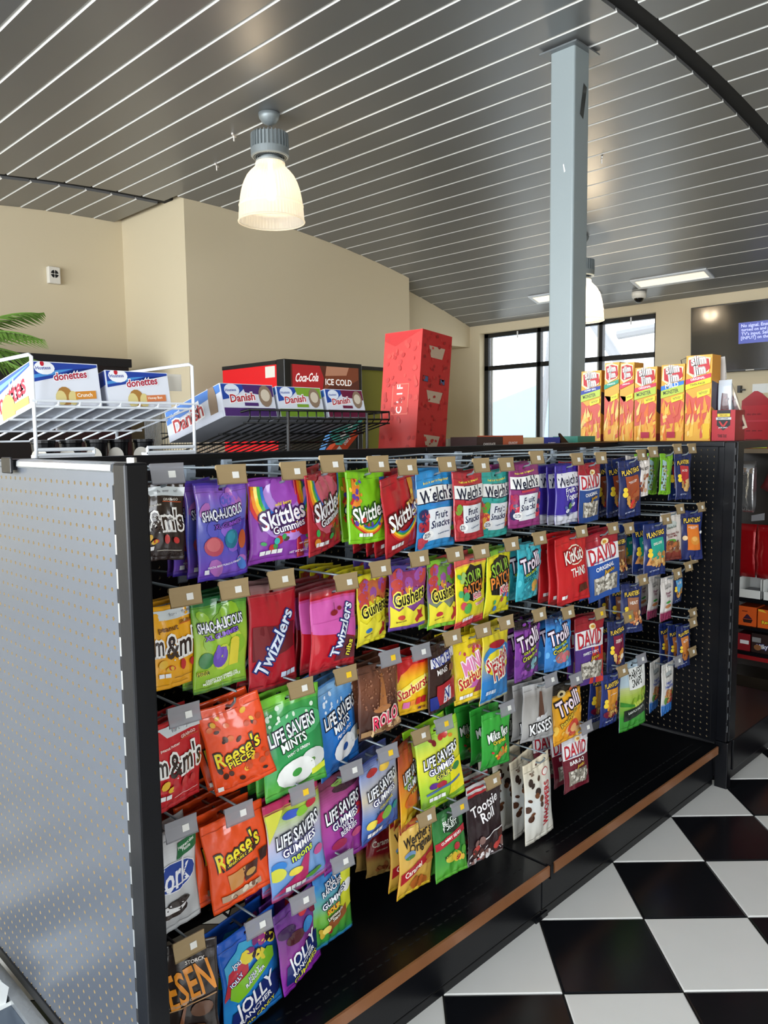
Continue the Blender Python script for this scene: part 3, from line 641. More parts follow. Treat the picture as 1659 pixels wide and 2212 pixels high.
'nibs': ([(0,'8a2a30'),(.05,'c01828'),(.5,'c01828'),(.55,'d05aa8'),(.86,'d05aa8'),(.9,'c01828'),(1,'7a4a50')], [('P', [(0,.5),(.6,.42),(1,.36),(1,.6),(0,.62)], 'd05aa8'), ('P', [(.5,.1),(1,.1),(1,.34),(.62,.42)], '6a2a34'), ('E', .46, .70, .075, .05, '8a1a22'), ('E', .58, .74, .05, .035, '8a1a22'), ('R', .46, .72, .47, .82, '5a1a2a'), ('T', 'Twizzlers', .64, .48, 1.02, 'e8eef8', '1a2a70', 68, 0, 1.2), ('T', 'nibs', .82, .24, .30, 'e8e03a', '3a0a14', 75)], 'pink and red cherry licorice bag with steep lettering'),
'gush_yellow': ('e8dc2c', gush('2e76c0', 'c8683a'), 'yellow fruit gusher bag with drip pattern'),
'gush_purple': ([(0,'4a3a90'),(.08,'8a4a98'),(.86,'8a4a98'),(.92,'4a3a90'),(1,'5a4a98')], gush('d04a3a', '9a3a6a'), 'purple fruit gusher bag with yellow drips'),
'gush_green': ([(0,'7ac030'),(.1,'8ac83a'),(.5,'7a4a90'),(.88,'7a4a90'),(.92,'8ac83a'),(1,'8ac83a')], gush('c0303a', '6a9a3a'), 'green-topped fruit gusher bag with drip pattern'),
'spk_melon': ([(0,'c83040'),(.1,'d8404a'),(.14,'e8dc28'),(.86,'f0e428'),(.9,'e0605a'),(1,'e0605a')], [('P', [(.3,.4),(.22,.6),(.3,.8),(.45,.88),(.6,.84),(.8,.86),(.86,.62),(.76,.42),(.5,.34)], '1a1412'), ('T', 'SOUR', .52, .70, .62, '9ac83a', '1a1412', 8, 0, 1.5), ('T', 'PATCH', .52, .55, .66, 'ee8a34', '1a1412', 8, 0, 1.4), ('T', 'Kids', .64, .43, .3, 'e04a6a', 'f4ece0', 10), ('S', 8, .05, .16, .3, .8, .08, ['4aa86a','d84a5a','a8d070'], 3), ('E', .3, .27, .12, .1, '5ab04a'), ('T', 'Watermelon', .75, .32, .42, 'e05a7a', 'f4ece0', 10), *NB(.15, .1, 4, .08)], 'yellow sour candy bag with red watermelon base'),
'spk': ([(0,'e8dc20'),(.9,'f0e428'),(.92,'8ac03a'),(1,'7ab83a')], [('P', [(.14,.34),(.1,.6),(.2,.84),(.5,.9),(.8,.86),(.92,.62),(.84,.36),(.5,.28)], '1a1412'), ('T', 'SOUR', .5, .72, .76, '9ac83a', '1a1412', 8, 0, 1.5), ('T', 'PATCH', .5, .54, .82, 'ee8a34', '1a1412', 8, 0, 1.4), ('T', 'Kids', .62, .38, .42, 'e0405a', 'f4ece0', 10), ('S', 8, .06, .1, .94, .3, .06, ['4aa86a','d84a5a','e8902a','3a7ac0'], 3)], 'yellow sour candy bag with big black splat'),
'trolli_octo': ('3ab0c0', trolli(['d8a04a','6ab060','c04a5a'], 'OCTOPUS', '3ac0c8', '2a8a9a', ['4ac0cc','2a98aa','56cad6']), 'turquoise sour gummy bag with black edges'),
'trolli_purple': ([(0,'7a3a98'),(.8,'8a40a4'),(.86,'1a1418'),(1,'141014')], trolli(['8ac0c8','5a5a60','4aa0a8'], 'Crawlers', 'd8dc4a', '3a2a44', ['8a40a4','a050b4','6a3088']), 'violet sour worm bag with black top'),
'trolli_blue': ([(0,'3a80c8'),(.8,'3a8ad0'),(.88,'2a5a98'),(1,'1a2a48')], trolli(['d8707a','6ab0a0','c89a6a'], 'Crawlers', 'e8d84a', 'b06a68', ['4a98d8','2f78c0','68b0e8']), 'azure blue sour worm bag'),
'trolli_peach': ([(0,'e8a020'),(.78,'f0b028'),(.84,'1a1410'),(1,'14100e')], [('S', 20, .04, .06, .96, .7, .09, ['f4b83a','e89a1c','f8c850'], 4), ('E', .3, .83, .13, .07, 'c8b88a'), ('E', .3, .83, .06, .03, '1a1410'), ('E', .7, .84, .14, .08, 'c05a3a'), ('E', .62, .2, .28, .14, 'e8b070'), ('A', .62, .2, .1, .2, 0, 300, 'd04a3a'), ('T', 'Trolli', .5, .64, .84, 'f7e4f0', '1a1018', 14, 0, 1.4), ('T', 'Peachie Os', .5, .42, .7, 'f0c83a', '1a1410', 28)], 'orange peach ring gummy bag with black top'),
'kitkat': ('c41e24', [('E', .55, .70, .29, .2, 'f3e9d0'), ('E', .55, .70, .26, .175, 'c41e24'), ('T', 'KitKat', .53, .70, .6, 'f8f4ec', '8a1016', 6, 0, 1.7), ('T', 'THiNS', .62, .45, .5, 'f4eee6', None, 4, 0, 1.5), ('P', [(.6,.12),(.9,.16),(.86,.26),(.62,.24)], '5a2a1a'), *NB(.1, .1, 2, .07)], 'glossy red wafer bag with white oval logo'),
'uncle_white': ([(0,'6a2a24'),(.18,'8a3a2c'),(.24,'d0c4bc'),(1,'ddd6d0')], [('E', .5, .76, .26, .1, 'c0c8c4'), ('T', "Uncle Eds", .5, .70, .5, '4a6a60', None, 4), ('T', 'Chocolate Nut\nTrail Mix', .5, .54, .74, '7a3a3a', None, 3), ('E', .45, .40, .2, .09, '5a9a3a'), ('S', 22, .1, .2, .9, .38, .1, ['8a5a3a','6a3a24','d0a060','b86a3a'], 5)], 'cream and brown trail mix bag with dark base'),
'power_white': ([(0,'8a2a50'),(.2,'8a2a50'),(.22,'d6d0cc'),(1,'d8d2cc')], [('E', .5, .8, .26, .08, 'b0aca8'), ('T', "Uncle Eds", .5, .76, .5, '4a4a4a', None, 4), ('T', 'Power\nPack', .55, .6, .5, '7a2a50', None, 3), ('E', .5, .42, .2, .05, '3a9a3a'), ('E', .5, .33, .24, .08, 'b87a4a')], 'tall cream nut bag with raspberry base'),
'heart_white': ([(0,'2a70c0'),(.2,'2a70c0'),(.22,'d4d2cc'),(1,'d6d4ce')], [('E', .5, .8, .26, .08, 'a8b0b0'), ('T', "Uncle Eds", .5, .76, .5, '4a4a4a', None, 4), ('T', 'Heart\nHealthy', .5, .58, .6, '2a4aa8', None, 3), ('S', 16, .15, .24, .85, .45, .13, ['a83a34','c89a5a','5a8a3a','b06a3a'], 5)], 'tall cream nut bag with blue base'),
'pieces': ('ee4f1c', [('S', 17, .1, .52, .95, .88, .05, ['4a2418','e8b030','c84a20','2e1812','e06a2a'], 8), ('S', 18, .12, .1, .95, .34, .055, ['4a2418','e8b030','c84a20','2e1812','c05030'], 3), ('T', "Reese's", .5, .46, .82, 'f3e02c', '2e1812', 12, .1, 1.3), ('T', 'PIECES', .54, .36, .5, 'f3e02c', '2e1812', 12), ('R', .05, .05, .14, .1, 'f4ece6')], 'orange candy pieces bag with scattered dots'),
'miniature': ('ec521e', [('T', "Reese's", .5, .60, .8, 'f3e02c', '2e1812', 12, .12, 1.4), ('P', [(.24,.44),(.76,.52),(.76,.58),(.24,.50)], '3a1c14'), ('T', 'MINIATURE CUPS', .5, .51, .46, 'f3e02c', None, 9), ('P', [(.3,.2),(.5,.22),(.55,.4),(.26,.38)], 'c98a4a'), ('P', [(.54,.22),(.74,.24),(.78,.4),(.5,.4)], '4a2418'), ('E', .64, .30, .09, .05, 'c8964a'), ('P', [(.82,.34),(.94,.36),(.97,.48),(.8,.47)], '3a1c14'), ('R', .15, .1, .8, .17, 'b89a80'), ('S', 9, .16, .11, .8, .16, .04, ['d8c8b0','7a5a48'], 3)], 'orange peanut butter cup bag with gold lettering'),
'wint': ([(0,'3a9a3c'),(.06,'5ab040'),(.3,'2f9850'),(.6,'268a4a'),(.85,'3a9a4a'),(.93,'7ac83a'),(1,'7ac83a')], [('E', .6, .66, .42, .2, '48a868'), ('S', 12, .08, .72, .94, .88, .03, ['d8ecd8'], 4), *ls(0, 0, 'WINT O GREEN', 'f4f8f4', [], 0), ('T', 'MINTS', .5, .50, .46, 'f4f8f4', '10301c', 9, 0, 1.2), ('E', .78, .27, .22, .15, 'd8dcd8'), ('E', .76, .26, .05, .03, '5a8a3a'), ('E', .48, .2, .32, .19, 'eceeea'), ('E', .48, .2, .085, .055, '3a9a3c'), ('P', [(.74,.1),(.98,.14),(.98,.2),(.74,.16)], 'd8e03a')], 'green mint bag with white ring mints'),
'pepomint': ([(0,'1c68b8'),(.5,'2474c8'),(.8,'5a9ad8'),(.95,'8ab8e0'),(1,'2a78c8')], [('S', 14, .08, .7, .94, .88, .03, ['d8e6f4'], 4), *ls(0, 0, 'PEP O MINT', 'f4f6fa', [], 0), ('T', 'MINTS', .5, .50, .44, 'f4f8fa', '102048', 9, 0, 1.2), ('E', .85, .3, .2, .13, 'cfd4d8'), ('E', .55, .23, .27, .19, 'e6e8ea'), ('E', .55, .23, .075, .06, '1c50a0')], 'blue mint bag with white ring mints'),
'rolo': ([(0,'3a2420'),(.3,'4a2a20'),(.7,'7a4a34'),(1,'5a3628')], [('S', 90, .05, .4, .95, .9, .018, ['9a6a50','8a5a44'], 6), ('P', [(.42,.4),(.62,.4),(.56,.85),(.5,.85)], 'a86a3a'), ('E', .5, .38, .22, .06, 'b87a48'), ('T', 'ROLO', .62, .22, .7, 'e4305a', 'f0dcd0', 8, .1, 1.4), ('R', 0, .04, 1, .11, 'a8835a'), ('S', 12, .05, .05, .95, .12, .06, ['c8a070','7a5030','e0c090'], 2)], 'bronze brown chocolate caramel bag'),
'starburst': ([(0,'f0b81c'),(.6,'f4c41c'),(.86,'e8381c'),(1,'b01820')], [('P', [(0,.95),(0,.66),(.1,.58),(.2,.72),(.34,.78),(.5,.86),(.8,.84),(1,.92),(1,.95)], 'b81820'), ('P', [(.12,.3),(.9,.42),(.97,.66),(.5,.6),(.2,.48)], 'f6e65a'), ('T', 'Starburst', .52, .46, .86, 'c01c28', 'f8ec9a', 20, 0, 1.5), ('R', .3, .13, .46, .24, 'e070b0'), ('R', .48, .16, .6, .25, 'f0903a'), ('R', .62, .15, .76, .27, 'e03a34'), ('R', .78, .16, .9, .28, 'c02430'), ('T', 'Original', .8, .08, .26, '7a1a1a', None, 4)], 'yellow fruit chew bag with red drip top'),
'mini_starburst': ([(0,'e8c82c'),(1,'ecd020')], [('S', 14, .1, .66, .95, .8, .045, ['c03a4a','e08aa8'], 3), ('P', [(.1,.26),(.5,.2),(1,.3),(1,.5),(.5,.44),(.1,.36)], 'c060a8'), ('P', [(.5,.12),(.98,.12),(.98,.34),(.7,.34)], '8a2a4a'), ('T', 'MINI', .5, .56, .6, 'e080b0', 'f8e4f0', 14, 0, 1.5), ('T', 'Starburst', .5, .38, .9, 'c01c28', 'f8ec9a', 18, 0, 1.5), ('T', 'GRABnGO', .6, .84, .42, 'a83a6a', None, 3), *NB(.12, .08, 4, .075)], 'yellow mini fruit chew bag with magenta swoosh'),
'snickers': ('37201c', [('P', [(.05,.66),(.95,.72),(.95,.86),(.05,.8)], 'e8e8ee'), ('T', 'SNICKERS', .5, .76, .82, '1c2f8a', None, 5, 0, 1.7), ('T', 'MiNiS', .42, .60, .4, 'f0ece8', None, 5), ('P', [(.62,.56),(.8,.54),(.82,.64),(.66,.64)], '8a5a34'), ('P', [(.2,.1),(.9,.1),(.9,.44),(.2,.4)], 'b81c28'), ('P', [(.42,.12),(.72,.12),(.7,.36),(.44,.34)], 'f0f0f2'), ('T', 'N', .56, .25, .2, '1c2f8a', None, 5, 0, 1.3), ('P', [(0,.06),(.3,.06),(.2,.26),(0,.24)], '1c2f8a')], 'dark brown chocolate bar bag with white name strip'),
'swedish': ([(0,'e0cc2a'),(.03,'2a80c8'),(.3,'2a80c8'),(.8,'e8d42a'),(1,'e8d42a')], [('E', .52, .62, .5, .22, '2f86cc'), ('E', .5, .52, .44, .25, 'ecd82c'), ('E', .48, .76, .3, .07, 'b01c2a'), ('T', 'Swedish', .5, .56, .84, 'c01c2a', 'f6f2e0', 14, 0, 1.5), ('T', 'Fish', .56, .42, .5, 'c01c2a', 'f6f2e0', 12, 0, 1.5), *NB(.1, .12, 4, .07, 'c8dcf0')], 'blue and yellow soft candy bag with red lettering'),
'york': ([(0,'c4c6c8'),(.2,'b8babc'),(.7,'d4d6d8'),(1,'a8a8aa')], [('P', [(.55,.7),(1,.72),(.98,.86),(.6,.84)], '1a6a3a'), ('T', 'Peppermint\nPattie', .78, .785, .36, 'e8f0e8', None, 6), ('E', .5, .55, .44, .22, 'e8eaf0'), ('E', .5, .55, .42, .205, '1c3f98'), ('T', 'York', .47, .55, .8, 'eef0f6', None, 10, .2, 1.5), ('R', .3, .46, .76, .475, 'eef0f6'), ('E', .42, .22, .3, .1, '2a1c18'), ('E', .42, .25, .26, .07, 'e4e4e4'), ('E', .55, .29, .22, .06, '2a1c18')], 'silver mint chocolate bag with blue oval'),
'neons': ([(0,'c02458'),(.08,'6a9ad8'),(.35,'8ab0e0'),(.6,'c8c0d8'),(.86,'a8c83a'),(.93,'b8285a'),(1,'b8285a')], ls(0, 0, 'neons', 'd8f03a', [('P', [(0,.6),(.3,.9),(0,.9)], 'd8d84a'), ('E', .42, .82, .16, .06, '3a5ac0'), ('E', .62, .8, .12, .06, '8ac83a'), ('E', .8, .82, .1, .06, 'c02a3a'), ('P', [(0,.06),(.4,.2),(.7,.46),(.6,.1)], 'b83068'), ('E', .14, .36, .12, .07, '2f80d0'), ('E', .1, .28, .14, .1, 'd8d84a'), ('E', .86, .32, .1, .07, 'd05a98'), ('E', .4, .25, .13, .06, 'f0dc4a'), ('E', .72, .12, .16, .04, '5a9a3a')])+NB(.2, .07, 4, .08), 'pastel blue and pink ring gummy bag'),
'wild': ([(0,'8a2a90'),(.3,'a03898'),(.7,'b04a90'),(.9,'702a48'),(1,'702a48')], ls(0, 0, 'WILD\nBERRIES', 'f4ecf4', [('E', .6, .84, .3, .07, '3a1a2a'), ('E', .5, .9, .2, .04, '7aa04a'), ('E', .84, .52, .12, .09, 'c8303a'), ('E', .84, .52, .05, .035, '8a2a60'), ('E', .3, .26, .16, .07, 'a02a50'), ('E', .72, .28, .14, .06, 'd05080')])+NB(.14, .1, 4, .08), 'magenta berry ring gummy bag'),
'collisions': ([(0,'3a5aa8'),(.3,'5a80c0'),(.55,'c8bca0'),(.85,'8a9ac8'),(1,'2a3a80')], ls(0, 0, 'COLLISIONS', 'f0e03a', [('E', .3, .84, .14, .06, 'b02a2a'), ('E', .62, .82, .14, .07, 'e8c04a'), ('E', .42, .24, .15, .1, 'c02c38'), ('E', .58, .25, .14, .11, '8ac04a'), ('E', .2, .22, .13, .08, 'f0d84a'), ('E', .84, .27, .1, .07, '2a9a9a'), ('T', '2 flavors in 1', .5, .34, .44, '1a1a3a', None, 9)])+NB(.1, .08, 4, .08), 'blue and cream two-flavour ring gummy bag'),
'ls_orange': ([(0,'c02030'),(.12,'f0c028'),(.5,'e08028'),(.8,'c05028'),(1,'702818')], ls(0, 0, '5 FLAVORS', 'f0e03a', [('E', .5, .3, .4, .14, 'e8742a'), ('E', .3, .52, .2, .1, '9ab83a'), ('E', .5, .1, .4, .08, 'f0d02a')]), 'orange ring gummy bag turned edge-on'),
'sours': ([(0,'b8e020'),(.05,'7ab030'),(.3,'a8cc3a'),(.6,'e8e03a'),(.85,'a8cc50'),(.93,'9ad828'),(1,'a0dc28')], ls(0, 0, 'SOURS', 'f2ee3a', [('S', 6, .2, .74, .95, .86, .07, ['7a1a24','e0902a','b8302e'], 3), ('P', [(.6,.1),(1,.1),(1,.5),(.7,.5)], 'f0e41c'), ('E', .84, .42, .1, .07, '3a8a4a'), ('E', .28, .30, .11, .06, '5a2a88'), ('E', .44, .29, .12, .06, 'b0243a'), ('P', [(.1,.2),(.9,.26),(.9,.29),(.1,.23)], '4a6a9a')])+NB(.14, .12, 4, .08), 'lime yellow sour ring gummy bag'),
'mikeike': ([(0,'2a9a34'),(1,'38a83a')], [('T', 'Mike Ike', .54, .60, .8, 'f4f6f2', '10401c', 12, 0, 1.5), ('T', 'Original', .55, .46, .44, 'e8d83a', '3a3a10', 12), ('S', 11, .2, .12, .9, .38, .06, ['e8742a','c8303a','d8d03a','5ab04a'], 5), ('E', .6, .24, .14, .08, 'c88a3a')], 'bright green fruit candy bag'),
'kisses': ([(0,'9a9a9a'),(.3,'a8a6a2'),(.8,'8e8a86'),(1,'b8b8b8')], [('P', [(.42,.42),(.66,.42),(.56,.86),(.5,.86)], '5a3a2c'), ('E', .56, .4, .2, .07, 'dcdcdc'), ('P', [(.3,.36),(.7,.34),(.78,.5),(.54,.42)], 'c4c4c6'), ('T', 'KISSES', .56, .24, .78, 'f8f8f8', '1c1a1a', 8, 0, 1.4)], 'silver foil chocolate drop bag'),
'harvest': ([(0,'3a9030'),(.2,'3a9a34'),(.5,'a8c048'),(.62,'c4cc8a'),(.66,'b8ccd8'),(1,'b0c8d8')], [('P', [(.28,.6),(.96,.56),(.96,.88),(.26,.9)], 'eef0ec'), ('T', 'HARVEST\nSNAPS', .6, .75, .62, '1c2420', None, 4, 0, 2.0), ('S', 9, .35, .34, .95, .52, .12, ['a8c030','8ab02a','c0d050'], 4), ('P', [(0,.38),(.5,.34),(.5,.37),(0,.45)], '3a8a2c'), ('P', [(.12,.15),(.98,.2),(.98,.36),(.12,.31)], '18241c'), ('T', 'LIGHTLY SALTED', .58, .28, .66, 'f0f4ee', None, 5)], 'tall green crisp bag with pale top'),
'riesen': ('2a211e', [('T', 'RIESEN', .5, .58, 1.0, 'e8922a', None, 14, 0, 2.2), ('T', 'STORCK', .72, .82, .3, 'e8e0d8', None, 4), ('T', 'Chewy Chocolate Caramel', .5, .43, .7, 'b8a894', None, 10), ('P', [(0,.34),(.98,.44),(.98,.452),(0,.352)], 'b88a5a'), ('E', .78, .33, .16, .11, '6a4a38'), ('E', .5, .14, .34, .08, '8a5a34'), ('P', [(.42,.1),(.5,.1),(.56,.4),(.52,.4)], '7a4a2c')], 'black caramel bag with bold gold lettering'),
'jr_blue': ([(0,'2a78c8'),(.3,'2a8ad0'),(.6,'2060b8'),(1,'1c58c0')], jr([('P', [(.06,.5),(.5,.66),(.56,.86),(.36,.88),(.06,.74)], '3aa0c8'), ('P', [(.0,.4),(.4,.6),(.44,.78),(.1,.66)], 'b82a3a'), ('T', 'JOLLY', .3, .72, .24, 'f0f4f8', '1b2a6b', 16), ('T', 'JOLLY', .22, .57, .26, 'f0f4f8', '1b2a6b', 30), ('S', 10, .4, .62, .95, .86, .1, ['e0cc3a','7a2a6a','2a1a2a','a03a80','e8d84a'], 5), ('P', [(.08,.42),(.2,.36),(.86,.54),(.86,.64),(.76,.68),(.1,.52)], '7ab828'), ('T', 'JOLLY\nRANCHER', .5, .525, .38, 'f5f6fa', '1b2a6b', 16)], .18, 'HARD CANDY'), 'blue hard candy bag with green wrapped sweet'),
'jr_purple': ([(0,'8a2aa8'),(.4,'8a3a90'),(.6,'7a3a88'),(1,'5a2a80')], jr([('E', .2, .72, .2, .1, '3a1a4a'), ('E', .35, .6, .2, .1, '4a1c24'), ('E', .62, .82, .12, .08, 'c8303a'), ('E', .66, .62, .14, .11, '3a8ad0'), ('E', .88, .76, .12, .12, '7a1c3a')], .24), 'purple gummy bag with dark fruit pictures'),
'jr_sour': ([(0,'2a70c0'),(.06,'2f8a3a'),(.4,'6aa83a'),(.8,'3a8ad0'),(1,'2060b0')], [('P', [(.6,.3),(.98,.34),(.98,.86),(.7,.86)], 'd8dc3a'), ('E', .86, .62, .14, .1, 'f4f4f0'), ('P', [(.3,.14),(.8,.3),(.8,.42),(.3,.3)], '9a5a34'), ('T', 'JOLLY\nRANCHER', .44, .76, .6, 'f4f6fa', '1a2450', 16, 0, 1.2), ('T', 'GUMMIES', .5, .58, .7, 'f4f6fa', '1a2450', 18), ('T', 'SOUR', .46, .46, .36, 'f0d82a', 'c03a1a', 16), ('T', 'Lemonade\nStand', .5, .36, .44, 'f4f0e0', '3a2a1a', 16), ('S', 6, .08, .1, .4, .24, .08, ['c8a83a','8a2a2a','e0c860'], 3)], 'green lemonade stand gummy bag with blue base'),
'caramel': ([(0,'a8874a'),(.3,'b08c4a'),(.45,'8a1c24'),(.85,'8a1c24'),(1,'6a5a34')], [('T', 'Caramel', .5, .68, .7, 'e8dcc8', None, 8, .15, 1.2), ('T', 'HARD CANDIES', .5, .54, .4, 'd8b8a0', None, 8), ('S', 7, .2, .12, .9, .4, .13, ['8a4a24','a8683a','7a3a1c'], 4)], 'dull gold caramel bag with dark red band'),
'werther': ([(0,'e8c430'),(.08,'dcb044'),(.3,'d4a84e'),(.9,'dcb458'),(.93,'c89028'),(1,'b02420')], [('P', [(0,.88),(.5,.94),(0,.94)], 'b02028'), ('T', "Werther's", .52, .78, .86, '1c1410', None, 12, .1, 1.6), ('T', 'Original', .6, .64, .72, '1c1410', None, 12, .1, 1.4), ('E', .26, .57, .15, .08, '6a8ab0'), ('E', .26, .54, .13, .045, '4a7a34'), ('P', [(.03,.2),(.96,.46),(.96,.58),(.7,.5),(.03,.34)], 'a81c28'), ('T', 'Caramel', .36, .35, .5, 'f8f0e0', None, 17, .15, 1.2), ('E', .82, .44, .14, .07, 'b8662a'), ('E', .82, .38, .15, .06, 'c8783a'), ('S', 5, .35, .1, .8, .24, .12, ['8a4a20','b8662a'], 4)], 'bright gold caramel bag with large black lettering'),
'forest': ([(0,'5aa838'),(.3,'3a9038'),(.6,'2f7a38'),(1,'286a34')], [('P', [(.28,.7),(.5,.92),(.78,.9),(.84,.72),(.6,.64)], '12301c'), ('T', 'BLACK\nFOREST', .54, .79, .5, 'f0f4ee', None, 10, 0, 1.2), ('P', [(0,.46),(1,.6),(1,.7),(0,.57)], 'b02030'), ('T', 'GUMMY BEARS', .52, .585, .74, 'f4f0ec', None, 9), ('E', .5, .3, .24, .12, 'c8b83a'), ('T', 'JUICY', .38, .34, .28, '2a3a1c', None, 14), ('S', 9, .5, .18, .9, .45, .09, ['b02030','8a1a2a','e0b83a','5aa838'], 4)], 'green gummy bag with red diagonal band'),
'tootsie': ([(0,'8a8688'),(.1,'5a4a4c'),(.25,'2c1c20'),(.86,'2c1c20'),(.9,'e8e4e4'),(1,'e0dcdc')], [('P', [(0,.86),(1,.86),(1,.89),(0,.89)], 'b02028'), ('P', [(0,.93),(1,.92),(1,.95),(0,.96)], 'b02028'), ('T', 'Tootsie\nRoll', .52, .64, .86, 'f6f4f4', None, 14, 0, 1.2), ('P', [(0,.04),(1,.04),(1,.34),(.7,.34),(.35,.26),(0,.12)], 'f2f0f0'), ('P', [(0,.03),(1,.03),(1,.325),(.7,.325),(.36,.245),(0,.1)], '3a2a2c'), ('S', 26, .08, .03, .98, .28, .08, ['8a6a64','e8e4e4','5a3a34','c04a44','a89a98'], 4)], 'dark brown chewy roll bag with white lettering'),
'whoppers': ([(0,'dcd8cc'),(.5,'d8dcda'),(1,'e4d8bc')], [('S', 11, .05, .14, .6, .8, .085, CH, 5), ('E', .74, .80, .12, .09, 'c02430'), ('E', .74, .80, .1, .075, 'f0ece4'), ('T', 'WHOPPERS', .72, .42, 1.16, 'b81c2a', None, 86, 0, 1.3), ('T', 'Malted\nMilk', .3, .86, .2, '6a4a3a', None, 4)], 'cream malted ball bag with vertical red lettering'),
}
